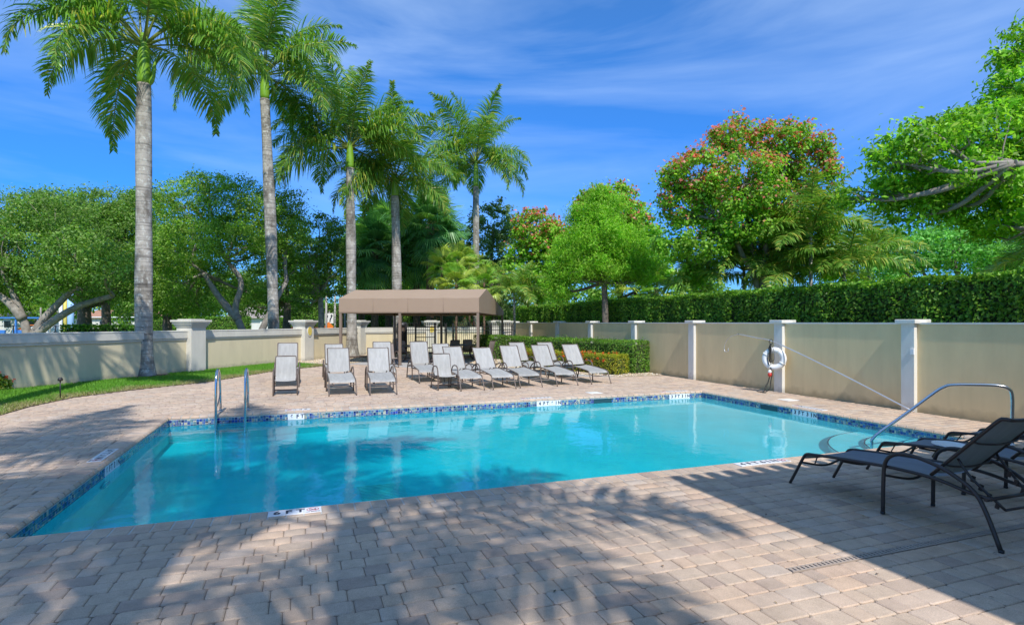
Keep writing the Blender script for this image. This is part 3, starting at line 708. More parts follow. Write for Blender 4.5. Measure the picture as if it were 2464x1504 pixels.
sheet('gravel_bed', gr, .009, M['gravelbase'], 'gravel bed around the clipped hedges', -.03)
path = [(1.0, 24.45), (2.05, 25.0), (4.2, 22.1), (7.1, 18.4), (8.2, 17.0), (9.6, 16.2), (9.0, 16.9), (8.1, 18.7), (7.2, 21.0), (6.6, 23.2), (7.3, 26.4), (7.9, 30.9), (6.0, 30.9), (4.5, 28.6), (3.2, 27.0), (1.7, 25.1)]
sheet('concrete_path', path, .004, M['concrete'], 'grey concrete path under the canopy', -.03)

def dist_poly(P, line):
    dmin = np.full(len(P), 1e9)
    for (ax, ay), (bx, by) in zip(line, line[1:]):
        a = np.array([ax, ay]); b = np.array([bx, by]); ab = b - a
        t_ = np.clip(((P - a) @ ab) / (ab @ ab), 0, 1); dmin = np.minimum(dmin, np.linalg.norm(P - (a + t_[:, None] * ab), axis=1))
    return dmin
P = np.c_[rs.uniform(-11, 1.5, 420000), rs.uniform(8, 28.3, 420000)]
P = P[pip(P, lawn)]
kk = (P[:, 0] * SA + P[:, 1] * CA > 8) & ((P[:, 0] * CA - P[:, 1] * SA) > -.95 * (P[:, 0] * SA + P[:, 1] * CA)); P = P[kk]
edge = dist_poly(P, [(-5.33, 13.4), (-5.3, 14.6), (-5.0, 16.1), (-4.15, 17.3), (-2.6, 18.9), (-.9, 22.4), (1.0, 24.45)])
palm1 = np.hypot(P[:, 0] + 4.78, P[:, 1] - 21.6) < .75; palm2 = np.hypot(P[:, 0] + 1.16, P[:, 1] - 28.4) < .8
keep = ~(palm1 | palm2); P, edge = P[keep], edge[keep]
n = len(P)
hgt = rs.uniform(.035, .085, n) * np.clip(.5 + edge * 2, .5, 1); ang = rs.uniform(0, 6.28, n); lean = rs.normal(size=(n, 2)) * .025
wd = .011
a0 = np.c_[P[:, 0] - np.cos(ang) * wd, P[:, 1] - np.sin(ang) * wd, np.full(n, .01)]; a1 = np.c_[P[:, 0] + np.cos(ang) * wd, P[:, 1] + np.sin(ang) * wd, np.full(n, .01)]
a2 = np.c_[P[:, 0] + lean[:, 0], P[:, 1] + lean[:, 1], .01 + hgt]
V = np.stack([a0, a1, a2], 1).reshape(-1, 3); F = np.arange(3 * n).reshape(n, 3)
dry = np.clip(1.15 - edge * 1.7 + rs.normal(size=n) * .25 + .35 * np.sin(P[:, 0] * 2.3 + P[:, 1] * 3.1), 0, 1)[:, None]
cg = pal(n, [(.13, .33, .02), (.17, .40, .03), (.10, .27, .02)]) * (1 - dry) + pal(n, [(.36, .31, .13), (.26, .30, .07), (.42, .36, .20)]) * dry
tag(np_obj('grass', V, F, M['grassb'], np.repeat(cg, 3, 0)), 'strip of bright lawn grass with straw coloured edge', 'grass', kind='stuff')
def stones(poly, n, name, label, size=.022, z=.012):
    lo, hi = np.min(poly, 0), np.max(poly, 0); Q = np.c_[rs.uniform(lo[0], hi[0], n), rs.uniform(lo[1], hi[1], n)]; Q = Q[pip(Q, poly)]; n = len(Q)
    oct_ = np.array([(1, 0, 0), (0, 1, 0), (-1, 0, 0), (0, -1, 0), (0, 0, 1)], float)
    sc = size * rs.uniform(.6, 1.6, (n, 1, 1)); V = oct_[None] * sc * np.array([1, .75, .7]) + rs.normal(size=(n, 5, 3)) * size * .15
    a = rs.uniform(0, 6.28, n); c_, s_ = np.cos(a)[:, None], np.sin(a)[:, None]; x, y_ = V[..., 0].copy(), V[..., 1].copy()
    V[..., 0] = x * c_ - y_ * s_ + Q[:, :1]; V[..., 1] = x * s_ + y_ * c_ + Q[:, 1:]; V[..., 2] += z
    f = np.array([(0, 1, 4), (1, 2, 4), (2, 3, 4), (3, 0, 4)]); F = (np.arange(n)[:, None, None] * 5 + f).reshape(-1, 3)
    tag(np_obj(name, V.reshape(-1, 3), F, M['stone'], np.repeat(pal(n, [(.62, .50, .34), (.70, .64, .54), (.42, .32, .22), (.55, .40, .24)]), 5, 0)), label, 'gravel', kind='stuff')
stones(gl, 12000, 'gravel', 'cream and tan river gravel at the foot of the left wall')
stones(gr, 18000, 'gravel', 'cream and tan river gravel around the clipped hedges')
def mulch(x, y, r_, lb):
    mb = MB(); mb.lathe([(r_, .012), (r_ * .8, .035), (r_ * .4, .05)], x, y, 22, wob=lambda a, z: .12 * math.sin(a * 3 + x) + .06 * math.sin(a * 7)); tag(mb.build('mulch_bed', M['mulch']), lb, kind='structure')
mulch(-4.78, 21.6, .85, 'mulch ring round the lichened palm'); mulch(-1.16, 28.2, .8, 'mulch ring round the second palm'); mulch(2.4, 30.2, 1.3, 'mulch ring behind the canopy post')

n = 130; Pq = np.c_[rs.uniform(-3, 9, n), np.where(rs.uniform(size=n) < .6, rs.uniform(1.5, 5.4, n), rs.uniform(12.6, 16, n)), np.full(n, .007)]
Vq, Fq, Cq = leaf_quads(Pq, .028, pal(n, [(.20, .11, .05), (.28, .19, .07), (.10, .07, .04)]), up=4, aspect=.45)
tag(np_obj('leaf_litter', Vq, Fq, M['stone'], Cq), 'scattered small dry leaves on the pavers', 'leaves', kind='stuff')
# ------------------------------------------------------------------ tan boundary wall on the right
wallr = empty('boundary_wall', (11.35, 10, 0), 0, 'tall tan stucco wall with pale pilasters behind the right pool edge', 'wall')
HW = 1.735
pil = [2.2, WX(2187, 988, 11.3).y, WX(1875, 942, 11.3).y, WX(1665, 913, 11.3).y]
st = pil[2] - pil[1]
pil = [pil[1] - 2 * st, pil[1] - st, pil[1], pil[2], pil[3], pil[3] + 3.3, pil[3] + 6.65, pil[3] + 9.95, pil[3] + 13.3, pil[3] + 16.0]
def P_loc(x, y, z=0): return (x - 11.35, y - 10, z)
for a, b in zip(pil, pil[1:]):
    MB().box(P_loc(11.35, a + .13, -.06), P_loc(11.50, b - .13, HW - .02)).build('panel', M['tan'], wallr)
    MB().box(P_loc(11.335, a + .13, HW - .0199), P_loc(11.515, b - .13, HW + .012)).build('cap_strip', M['trimw'], wallr)
for y in pil:
    pp = MB().box(P_loc(11.26, y - .13, -.06), P_loc(11.56, y + .13, HW + .0)).build('pilaster', M['trimw'], wallr)
    MB().box(P_loc(11.18, y - .20, HW + .0005), P_loc(11.64, y + .20, HW + .075), bev=.008).build('cap', M['trimw'], pp)

# ------------------------------------------------------------------ cream garden wall on the left
wl = empty('garden_wall', (-3.66, 23.05, 0), 0, 'low cream stucco wall with moulded coping curving behind the lawn', 'wall')
def wall_seg(a, b, h=1.47, root=None, off=(-3.66, 23.05), mW='cream'):
    a = Vector((*a, 0)); b = Vector((*b, 0)); d_ = (b - a); L_ = d_.length; ang = math.atan2(d_.y, d_.x)
    Mx = Matrix.Translation((a.x - off[0], a.y - off[1], 0)) @ Matrix.Rotation(ang, 4, 'Z')
    MB().box((0, -.1, -.06), (L_, .1, h - .26), M4=Mx).build('panel', M[mW], root)
    MB().box((0, -.165, h - .2597), (L_, .165, h - .035), M4=Mx).box((0, -.175, h - .0348), (L_, .175, h), M4=Mx, bev=.01).build('coping', M['trim'], root)
    MB().box((0, -.135, h - .33), (L_, .135, h - .2602), M4=Mx).build('moulding', M['trim'], root)
def pillar(p, ang, root=None, off=(-3.66, 23.05), h=1.84, w_=.32, medal=None):
    Mx = Matrix.Translation((p[0] - off[0], p[1] - off[1], 0)) @ Matrix.Rotation(ang, 4, 'Z')
    b = MB().box((-w_, -w_, -.06), (w_, w_, h - .25), M4=Mx).build('pillar', M['trim'], root)
    mb = MB()
    for k_, (e_, z0_, z1_) in enumerate(((.03, h - .2497, h - .20), (.06, h - .1998, h - .14), (.10, h - .1398, h - .07), (.14, h - .0698, h))):
        mb.box((-w_ - e_, -w_ - e_, z0_), (w_ + e_, w_ + e_, z1_), M4=Mx)
    mb.box((-w_ + .02, -w_ + .02, h), (w_ - .02, w_ - .02, h + .03), M4=Mx)
    mb.build('cap', M['trim'], b)
    if medal:
        for r_, m_, dd in ((.17, M['trimw'], .0), (.135, M['yellow'], .012)):
            m2 = MB(); n = 24; f0 = []
            for yy in (-w_ - .001 - dd, -w_ - .025 - dd): f0 += [(r_ * math.cos(t) * medal, yy, 1.36 + r_ * 1.5 * math.sin(t)) for t in np.linspace(0, 6.283, n, endpoint=False)]
            m2.add([Mx @ Vector(q) for q in f0], [tuple(range(n, 2 * n))] + [(i, (i + 1) % n, n + (i + 1) % n, n + i) for i in range(n)]); m2.build('medallion', m_, b)
for a, b in zip(LW, LW[1:]): wall_seg(a, b, root=wl)
a34 = [(2.88, 31.9), (7.06, 33.09), (10.2, 33.0)]
for a, b in zip(a34, a34[1:]): wall_seg(a, b, root=wl)
def wang(a, b): return math.atan2(b[1] - a[1], b[0] - a[0])
pillar((-3.66, 23.05), wang(LW[1], LW[2]), root=wl)
pillar((.09, 28.02), wang(LW[2], LW[3]), root=wl, medal=1.0)
pillar((2.88, 31.9), wang(LW[3], LW[4]), root=wl)
pillar((7.06, 33.09), 0, root=wl, medal=1.0)
pillar(D(1193, 34.5)[:2], 0, root=wl); pillar(D(1215, 32.8)[:2], 0, root=wl, w_=.28)

# ------------------------------------------------------------------ royal palms
def frond_mesh(L_, e0, drop, seed, nl=84, gold=.12):
    r = np.random.RandomState(seed)
    m_ = 26; t = np.linspace(0, 1, m_); el = e0 - drop * t ** 1.3
    ds = L_ / (m_ - 1); x = np.r_[0, np.cumsum(np.cos(el[:-1]) * ds)]; z = np.r_[0, np.cumsum(np.sin(el[:-1]) * ds)]
    yw = .12 * np.sin(t * 3 + seed) * t
    rach = np.c_[x, yw, z]
    tl = np.linspace(.17, .995, nl); tl = np.repeat(tl, 2) + r.normal(size=2 * nl) * .003; tl = np.clip(tl, 0, 1)
    side = np.tile([1., -1.], nl); n_ = 2 * nl
    p = np.stack([np.interp(tl, t, rach[:, i]) for i in range(3)], 1)
    e = np.interp(tl, t, el); T = np.stack([np.cos(e), np.zeros(n_), np.sin(e)], 1); U = np.stack([-np.sin(e), np.zeros(n_), np.cos(e)], 1); Sd = np.zeros((n_, 3)); Sd[:, 1] = side
    tilt = r.choice([-.45, .05, .55], n_) + r.normal(size=n_) * .15
    ln = L_ * .25 * (np.sin(np.clip(tl * 1.12, 0, 1) * math.pi * .86 + .35) ** .7) * r.uniform(.85, 1.12, n_)
    dir_ = unit(Sd * np.cos(tilt)[:, None] + U * np.sin(tilt)[:, None] + T * (.35 + .5 * tl)[:, None])
    segs = [p]; cur = p.copy(); dd = dir_.copy(); k_ = 3
    for s_ in range(k_):
        cur = cur + dd * (ln / k_)[:, None]; segs.append(cur.copy()); dd[:, 2] -= (.34 + .12 * s_); dd = unit(dd)
    wdir = unit(np.cross(dir_, U + .3 * r.normal(size=(n_, 3)))); wds = [.010, .023, .018, .003]
    V = np.stack([q for s_, w_ in zip(segs, wds) for q in (s_ - wdir * w_, s_ + wdir * w_)], 1)   # n,8,3
    f = np.array([(0, 1, 3, 2), (2, 3, 5, 4), (4, 5, 7, 6)]); F = (np.arange(n_)[:, None, None] * 8 + f).reshape(-1, 4)
    g_ = r.uniform(0, 1, n_) < gold
    cl_ = np.where(g_[:, None], np.array([.40, .42, .08]), np.array([.15, .30, .045])) * r.uniform(.7, 1.35, (n_, 1))
    col = np.repeat(cl_, 8, 0).reshape(n_, 8, 3); col[:, 6:] *= 1.15; col = col.reshape(-1, 3)
    V = V.reshape(-1, 3)
    # rachis
    mb = MB(); mb.tube(rach, list(np.interp(t, [0, .1, 1], [.045, .028, .006])), 5)
    rv = np.array(mb.v); rf = np.array([q for q in mb.f if len(q) == 4])
    V = np.r_[V, rv]; F = np.r_[F, rf + len(col)]; col = np.r_[col, np.tile([.25, .30, .06], (len(rv), 1))]
    return np_mesh('frond', V, F, M['frond'], col)
FR = {}
for i, (e0, dr) in enumerate(((82, 30), (68, 60), (52, 85), (36, 105), (20, 115), (4, 98))):
    FR[i] = [frond_mesh(4.15, R(e0), R(dr), 20 + i * 3 + j, nl=135, gold=.12 + .06 * (i > 3)) for j in range(2)]
def royal_palm(base, ztop, rt, label, group='row of royal palms', cs=1.25, sc=1.0, seed=0, nf=17, lean=(0, 0), flare=1.5, spear=False):
    r = random.Random(seed)
    root = empty('royal_palm', base, 0, label, 'palm tree', group)
    zs = np.linspace(0, ztop, 40); prof = []
    for z in zs:
        f_ = z / ztop
        bul = 1 + .12 * math.sin(f_ * 5.5 + seed) ** 2 - .18 * max(0, f_ - .7) / .3
        fl = 1 + (flare - 1) * math.exp(-z / .42) + .35 * math.exp(-z / 1.4) * .3
        prof.append((rt * bul * fl, z))
    mb = MB(); n = 20
    vs = []
    for (q, z) in prof:
        ox, oy = lean[0] * (z / ztop) ** 1.5, lean[1] * (z / ztop) ** 1.5
        for k_ in range(n):
            a = 2 * math.pi * k_ / n; qq = q * (1 + .02 * math.sin(5 * a + z * 1.3))
            vs.append((ox + qq * math.cos(a), oy + qq * math.sin(a), z))
    mb.add(vs, [(i * n + k_, i * n + (k_ + 1) % n, (i + 1) * n + (k_ + 1) % n, (i + 1) * n + k_) for i in range(39) for k_ in range(n)], True)
    mb.build('trunk', M['trunk'], root)
    rc = rt * .80
    tpx, tpy = lean
    MB().lathe([(rc * 1.12, ztop - .04), (rc * 1.16, ztop), (rc * 1.02, ztop + .06)], tpx, tpy, 18).build('leaf_scar_collar', M['bark_light'], root)
    MB().lathe([(rc, ztop), (rc * 1.13, ztop + .15 * cs), (rc * 1.12, ztop + .4 * cs), (rc * .92, ztop + .75 * cs), (rc * .72, ztop + cs), (rc * .5, ztop + cs * 1.12)], tpx, tpy, 18).build('crownshaft', M['shaft'], root)
    hz = ztop + cs
    if spear:
        MB().tube(catmull([(rc * .9, -.02, ztop + .03), (rc * 1.5, -.05, ztop + .35), (rc * 1.9, -.08, ztop + .9)], 5), [.05, .07, .085, .08, .075, .07, .065, .06, .05, .035, .012], 8).build('flower_bud', M['shaft'], root)
    tiers = [0, 1, 2, 2, 3, 3, 3, 4, 4, 5, 5] if nf == 11 else ([0] * 2 + [1] * 3 + [2] * 4 + [3] * 4 + [4] * 3 + [5] * 2)[:nf] if nf < 18 else [0, 0, 0, 1, 1, 1, 1, 2, 2, 2, 2, 2, 3, 3, 3, 3, 3, 4, 4, 4, 4, 5, 5, 5, 5] if nf > 22 else [0, 0, 1, 1, 1, 2, 2, 2, 2, 3, 3, 3, 3, 4, 4, 4, 4, 5, 5, 5]
    for i, t_ in enumerate(tiers):
        o = bpy.data.objects.new('frond', FR[t_][r.randint(0, 1)]); link(o, root)
        s_ = sc * r.uniform(.88, 1.08); o.scale = (s_, s_, s_)
        a = i * 2.399963 + r.uniform(-.2, .2) + seed
        if t_ >= 3:      # keep the lowest fronds off the side that faces the pool so the crownshaft shows
            a0 = math.atan2(-base[1], -base[0]); df = (a - a0 + math.pi) % (2 * math.pi) - math.pi; lim = .75
            if abs(df) < lim: a = a0 + math.copysign(lim + abs(df) * .6, df)
        o.location = (tpx + math.cos(a) * rc * .5, tpy + math.sin(a) * rc * .5, hz + (.12 if t_ < 2 else 0) - t_ * .05)
        o.rotation_euler = (r.uniform(-.25, .25), r.uniform(-.06, .06), a)
    return root
def zt_(py, Y): return Zat(py, Y)
royal_palm((-4.78, 21.55, 0), Zat(207, 18.6), .225, 'nearest royal palm, thick lichened trunk rising from the lawn left of the ladder', cs=1.5, sc=1.10, seed=3, nf=20, flare=1.55, spear=True, lean=(.0, 0))
royal_palm((-1.16, 28.1, 0), Zat(247, 26.0), .225, 'tallest royal palm, behind the upright sling chair at the lawn corner', cs=1.35, sc=1.12, seed=8, nf=20, flare=1.7, lean=(-.38, -.1))
royal_palm((2.42, 30.4, 0), Zat(408, 29.4), .225, 'royal palm at the left end of the brown canopy', cs=1.3, sc=1.16, seed=14, nf=20, lean=(-.1, 0))
royal_palm((5.03, 32.23, 0), Zat(475, 32), .24, 'short royal palm rising behind the middle of the brown canopy', cs=1.1, sc=1.12, seed=21, nf=20, lean=(-.15, 0))
royal_palm((11.39, 38.4, 0), Zat(452, 40), .215, 'slim royal palm standing alone behind the iron fence', cs=1.9, sc=1.22, seed=28, nf=20)
# palms standing behind the viewer; their crowns shade the near deck and the water
for (x, y, h, sd_, lb_) in ((-.05, -3.9, 9.6, 35, 'palm just behind the viewpoint whose trunk shadow crosses the near pavers'), (-4.6, -.6, 10.0, 49, 'palm left of the viewpoint shading the left deck and the deep end'),
                       (-5.4, -5.9, 9.6, 42, 'palm behind and left of the viewpoint shading the bottom left pavers'), (-6.2, 11.9, 9.6, 70, 'palm outside the left picture edge shading the cream wall'), (-1.6, -4.4, 13.9, 56, 'tallest palm behind the viewpoint, shading the deep end water')):
    royal_palm((x, y, 0), h, .24, lb_, 'royal palms outside the frame', seed=sd_, nf=11)

# ------------------------------------------------------------------ broadleaf trees
def crown(lobes, per, clump_r, n_leaf, size, cols, wts=None, up=.5, aspect=.5, tip=None, tipz=.0, bottom=None, droop=0.0, flat=.6, shell=.55):
    """lobes (x,y,z,rx,ry,rz); clumps on the outer shells; returns arrays"""
    cs_ = []
    for (x, y, z, rx, ry, rz) in lobes:
        k_ = max(6, int(per * (rx * ry * rz) ** .667 / 1.0))
        dv = unit(rs.normal(size=(k_, 3))); rad = rs.uniform(shell, 1.02, (k_, 1)) ** .8
        cs_.append(np.array([x, y, z]) + dv * rad * np.array([rx, ry, rz]))
    cs_ = np.concatenate(cs_)
    if bottom is not None: cs_ = cs_[cs_[:, 2] > bottom + rs.normal(size=len(cs_)) * .2]
    m_ = len(cs_); rr = clump_r * rs.uniform(.55, 1.35, m_)
    idx = np.repeat(np.arange(m_), n_leaf)
    dv = rs.normal(size=(len(idx), 3)) * .5; dv[:, 2] *= flat
    P = cs_[idx] + dv * rr[idx][:, None]
    c_ = pal(len(P), cols, wts)
    c_ *= (rs.uniform(.68, 1.28, m_)[idx])[:, None]
    if tip is not None:
        zz = (P[:, 2] - P[:, 2].min()) / (np.ptp(P[:, 2]) + 1e-6); top_ = (dv[:, 2] > .18 * flat) | (rs.uniform(size=len(P)) < .07)
        pr = np.clip((zz - tipz) * 1.7, .0, .8) * (rs.uniform(size=m_)[idx] < .85); q = (rs.uniform(size=len(P)) < pr) & top_
        c_[q] = pal(int(q.sum()), tip)
    out_ = unit(dv)
    V, F, cc = leaf_quads(P, size, c_, up=up, aspect=aspect, outdir=out_, droop=droop)
    return cs_, V, F, cc
def tree(name, base, trunk_r, fork, lobes, label, cat='tree', group=None, per=16, clump_r=.45, n_leaf=60, size=.13, cols=None, wts=None, bark='bark', up=.5, aspect=.5, tip=None, tipz=.3, bottom=None, stems=None, twigs=50, droop=0, flat=.6, shell=.55, seed=1):
    r = random.Random(seed); root = empty(name, base, 0, label, cat, group); bx, by, bz = base
    L_ = [(x, y, z, a, b, c) for (x, y, z, a, b, c) in lobes]
    cs_, V, F, cc = crown(L_, per, clump_r, n_leaf, size, cols, wts, up, aspect, tip, tipz, bottom, droop, flat, shell)
    np_obj('crown', V, F, M['leaf'], cc, root)
    mb = MB(); forkp = np.array([r.uniform(-.1, .1), r.uniform(-.1, .1), fork])
    if stems is None:
        mb.tube(catmull([(0, 0, -.1), (r.uniform(-.1, .1), 0, fork * .5), tuple(forkp)], 5), list(np.linspace(trunk_r * 1.25, trunk_r * .85, 11)), 10)
        starts = [(forkp, trunk_r * .62)] * len(L_)
    else:
        starts = []
        for s_ in stems: mb.tube(catmull(s_, 6), list(np.linspace(trunk_r, trunk_r * .5, (len(s_) - 1) * 6 + 1)), 9)
        starts = [min(((np.array(s_[-1]), trunk_r * .42) for s_ in stems), key=lambda q: np.linalg.norm(q[0] - np.array(l_[:3]))) for l_ in L_]
    ends = []
    for (p0, r0), l_ in zip(starts, L_):
        c_ = np.array(l_[:3]); mid = p0 * .45 + c_ * .55 + np.array([r.uniform(-.3, .3), r.uniform(-.3, .3), -.25])
        pts = catmull([p0, mid, c_], 6); mb.tube(pts, list(np.linspace(r0, .035, len(pts))), 6); ends.append(pts)
    for k_ in range(min(twigs, len(cs_))):
        c_ = cs_[r.randrange(len(cs_))]; br = min(ends, key=lambda q: np.linalg.norm(q[-1] - c_)); st_ = br[r.randint(len(br) // 2, len(br) - 1)]
        if np.linalg.norm(c_ - st_) < 3.2:
            m2_ = (st_ + c_) / 2 + np.array([r.uniform(-.15, .15), r.uniform(-.15, .15), r.uniform(-.2, .1)])
            mb.tube([st_, m2_, c_], [.03, .02, .006], 4)
    mb.build('trunk', M[bark], root)
    return root
OAK = [(.14, .28, .045), (.20, .37, .06), (.09, .20, .035), (.26, .38, .10)]
OAKB = [(.17, .34, .035), (.24, .43, .05), (.11, .24, .03), (.30, .44, .09)]
def lobes_px(base, Y, L_):
    """lobes given by picture position (x, y, half width, half height) at distance Y + dy"""
    o_ = []
    for (px, py, hw, hh, dy) in L_:
        Yd = Y + dy; p = D(px, Yd); o_.append((p.x - base[0], p.y - base[1], Zat(py, Yd), hw * Yd / FPX, hw * Yd / FPX * .9, hh * Yd / FPX))
    return o_
def px_tree(px, Y, L_, name, label, **kw):
    b = D(px, Y); base = (b.x, b.y, 0); return tree(name, base, kw.pop('trunk_r'), kw.pop('fork'), lobes_px(base, Y, L_), label, **kw)
gO = 'live oaks beyond the cream wall'
px_tree(62, 24, [(40, 590, 110, 80, 0), (-60, 600, 110, 90, 1), (120, 540, 100, 70, .5), (60, 510, 90, 48, 2), (180, 610, 80, 70, -.5), (250, 640, 60, 50, -1), (-10, 660, 80, 50, 0), (130, 660, 70, 45, -1), (30, 690, 60, 35, 2), (210, 690, 60, 35, 3), (-20, 720, 40, 30, 2)],
        'live_oak', 'live oak with forked grey limbs low at the left edge behind the wall', trunk_r=.20, fork=1.7, group=gO, cols=OAK, per=60, n_leaf=50, size=.12, bark='bark_light', seed=2,
        stems=[[(0, 0, -.1), (.05, 0, 1.2), (-.25, .1, 2.3), (-.6, .1, 3.3)], [(0, 0, .6), (.5, .0, 1.7), (1.2, -.1, 2.6), (1.9, -.1, 3.4)], [(0, 0, .6), (.7, -.3, 1.5), (1.9, -.4, 2.4), (3.2, -.4, 2.9)], [(-.1, 0, 1.9), (-.6, 0, 2.6), (-1.5, .1, 3.3)]])
px_tree(205, 31, [(200, 560, 100, 80, 0), (290, 580, 100, 90, 0), (150, 500, 80, 45, 2), (250, 500, 100, 45, 1), (330, 640, 80, 60, -1), (200, 660, 80, 45, -1), (330, 520, 60, 70, 1), (120, 680, 70, 35, 3), (290, 690, 60, 35, 2)],
        'live_oak', 'dark trunked live oak between the left edge and the lichened palm', trunk_r=.34, fork=2.6, group=gO, cols=OAK, per=50, n_leaf=48, size=.135, seed=3)
px_tree(257, 37, [(300, 600, 90, 70, 0), (370, 520, 80, 80, 0), (340, 660, 90, 50, 0), (250, 640, 80, 50, 0)],
        'live_oak', 'slimmer live oak just left of the lichened palm trunk', trunk_r=.26, fork=3.2, group=gO, cols=OAK, per=30, n_leaf=38, size=.17, seed=4)
px_tree(590, 29, [(470, 500, 100, 70, 0), (570, 500, 110, 70, 0), (470, 590, 90, 60, -1), (640, 540, 80, 90, 0), (420, 600, 80, 70, 1), (560, 580, 90, 45, -1.5), (680, 560, 60, 60, 1), (440, 680, 70, 50, 0), (500, 440, 60, 25, 0), (530, 670, 50, 40, 1.5), (400, 720, 50, 35, 2), (690, 650, 50, 50, 2), (620, 610, 60, 60, 1), (480, 740, 50, 25, 3), (600, 700, 40, 30, 3), (700, 500, 40, 50, 1)],
        'live_oak', 'broad live oak with twin forked trunk left of the tallest palm', trunk_r=.21, fork=1.8, group=gO, cols=OAKB, per=50, n_leaf=48, size=.12, bark='bark_light', seed=5,
        stems=[[(0, 0, -.1), (-.1, 0, 1.2), (-.45, 0, 2.4), (-.2, 0, 3.8), (-.9, 0, 4.9)], [(.1, 0, -.1), (.7, 0, 1.2), (1.3, .1, 2.6), (1.9, .1, 3.8)], [(-.3, 0, 1.9), (-1.2, .2, 3.0), (-1.9, .2, 4.2)]])
px_tree(690, 37, [(700, 590, 60, 80, 0), (640, 680, 70, 50, 0), (740, 660, 60, 60, 0), (560, 690, 60, 40, 2), (600, 735, 60, 28, 3), (700, 740, 50, 25, 2)],
        'live_oak', 'live oak partly hidden behind the tallest palm trunk', trunk_r=.25, fork=3, group=gO, cols=OAK, per=34, n_leaf=36, size=.18, seed=6)
px_tree(772, 33, [(770, 570, 55, 60, 0), (740, 630, 60, 60, -1), (800, 630, 50, 60, 0), (810, 570, 30, 55, 1), (760, 690, 50, 30, 0), (730, 720, 40, 30, 2), (800, 690, 40, 40, 2)],
        'live_oak', 'slender pale trunked oak left of the canopy', trunk_r=.17, fork=3.3, group=gO, cols=OAK, per=40, n_leaf=38, size=.15, bark='bark_light', seed=7)
px_tree(405, 44, [(400, 640, 90, 90, 0), (330, 690, 80, 60, 0), (480, 700, 80, 50, 0), (440, 600, 80, 60, 0), (390, 740, 70, 30, 0), (460, 735, 60, 30, 0), (320, 740, 60, 30, 1)],
        'live_oak', 'distant oak seen through the gap between the first two palms', trunk_r=.3, fork=3, group=gO, cols=OAK, per=22, n_leaf=34, size=.22, seed=8)
gRT = 'maples with red new leaves'
RT = [(.19, .42, .03), (.28, .54, .05), (.14, .32, .03), (.34, .55, .08)]; TIP = [(.68, .17, .13), (.75, .30, .22), (.55, .13, .10)]
px_tree(1822, 20.6, [(1680, 415, 72, 62, -.3), (1762, 335, 66, 48, .3), (1885, 340, 72, 50, 0), (1950, 425, 66, 72, .4), (1790, 440, 100, 78, -.8), (1870, 470, 80, 70, .9), (1638, 500, 60, 52, .2), (1690, 590, 66, 40, -.4), (1790, 545, 84, 44, -.6), (1920, 560, 82, 52, .2),
    (2008, 500, 30, 42, .3), (1960, 640, 66, 42, .6), (1622, 440, 34, 40, 0), (1850, 625, 60, 28, 1.2), (1610, 590, 34, 34, .4), (1660, 665, 40, 24, .8), (1720, 500, 60, 50, 1.4), (1975, 350, 26, 36, -.2)],
        'red_maple', 'large maple with red leaf tips above the hedge right of centre', trunk_r=.13, fork=2, group=gRT, cols=RT, tip=TIP, tipz=.26, per=80, n_leaf=56, size=.115, aspect=.75, clump_r=.30, bark='bark_light', seed=9, twigs=90, flat=.8,
        stems=[[(.15, 0, 0), (.0, 0, 3.0), (-.7, 0, 4.2), (-1.3, 0, 5.4)], [(.2, 0, 0), (.35, 0, 3.0), (-.1, .2, 4.5), (-.3, .2, 6)], [(.2, 0, 0), (.5, .1, 3.4), (.6, .1, 4.6), (1.1, .1, 6)], [(.2, 0, 0), (.1, -.2, 3.4), (.25, -.2, 5), (.0, -.2, 6.2)]])
px_tree(1490, 31, [(1480, 530, 80, 70, 0), (1430, 510, 50, 55, 0), (1530, 560, 55, 70, 0), (1480, 470, 50, 25, 0), (1590, 640, 35, 40, -2), (1560, 600, 45, 60, -1)],
        'red_maple', 'smaller red tipped maple behind the feathery bright green tree', trunk_r=.15, fork=3, group=gRT, cols=RT, tip=TIP, tipz=.45, per=52, n_leaf=36, size=.17, aspect=.75, clump_r=.4, seed=10)
px_tree(1290, 36, [(1290, 560, 60, 60, 0), (1330, 600, 60, 70, 0), (1260, 640, 50, 60, 0), (1300, 680, 60, 45, 0)],
        'red_maple', 'farthest red tipped maple, right of the slim royal palm', trunk_r=.15, fork=3, group=gRT, cols=RT, tip=TIP, tipz=.4, per=52, n_leaf=36, size=.18, aspect=.75, clump_r=.42, seed=11)
CY = [(.22, .48, .025), (.30, .56, .04), (.16, .38, .025), (.34, .58, .07)]
px_tree(1455, 23.8, [(1450, 500, 55, 50, 0), (1450, 570, 95, 60, 0), (1400, 600, 70, 60, 0), (1500, 610, 75, 60, 0), (1450, 650, 100, 40, 0), (1360, 640, 45, 45, 0), (1545, 650, 50, 40, 0), (1440, 465, 22, 22, 0), (1395, 520, 30, 30, 0), (1340, 690, 30, 40, 0)],
        'bald_cypress', 'feathery bright yellow green tree with thin dark trunk behind the wall', trunk_r=.13, fork=3.4, cols=CY, per=120, n_leaf=80, size=.12, aspect=.26, clump_r=.30, seed=12, up=.1, droop=.5, flat=1.0, shell=.3)
GT = [(.18, .42, .02), (.26, .54, .035), (.12, .30, .02), (.34, .58, .06)]
b6 = D(2830, 13.5)
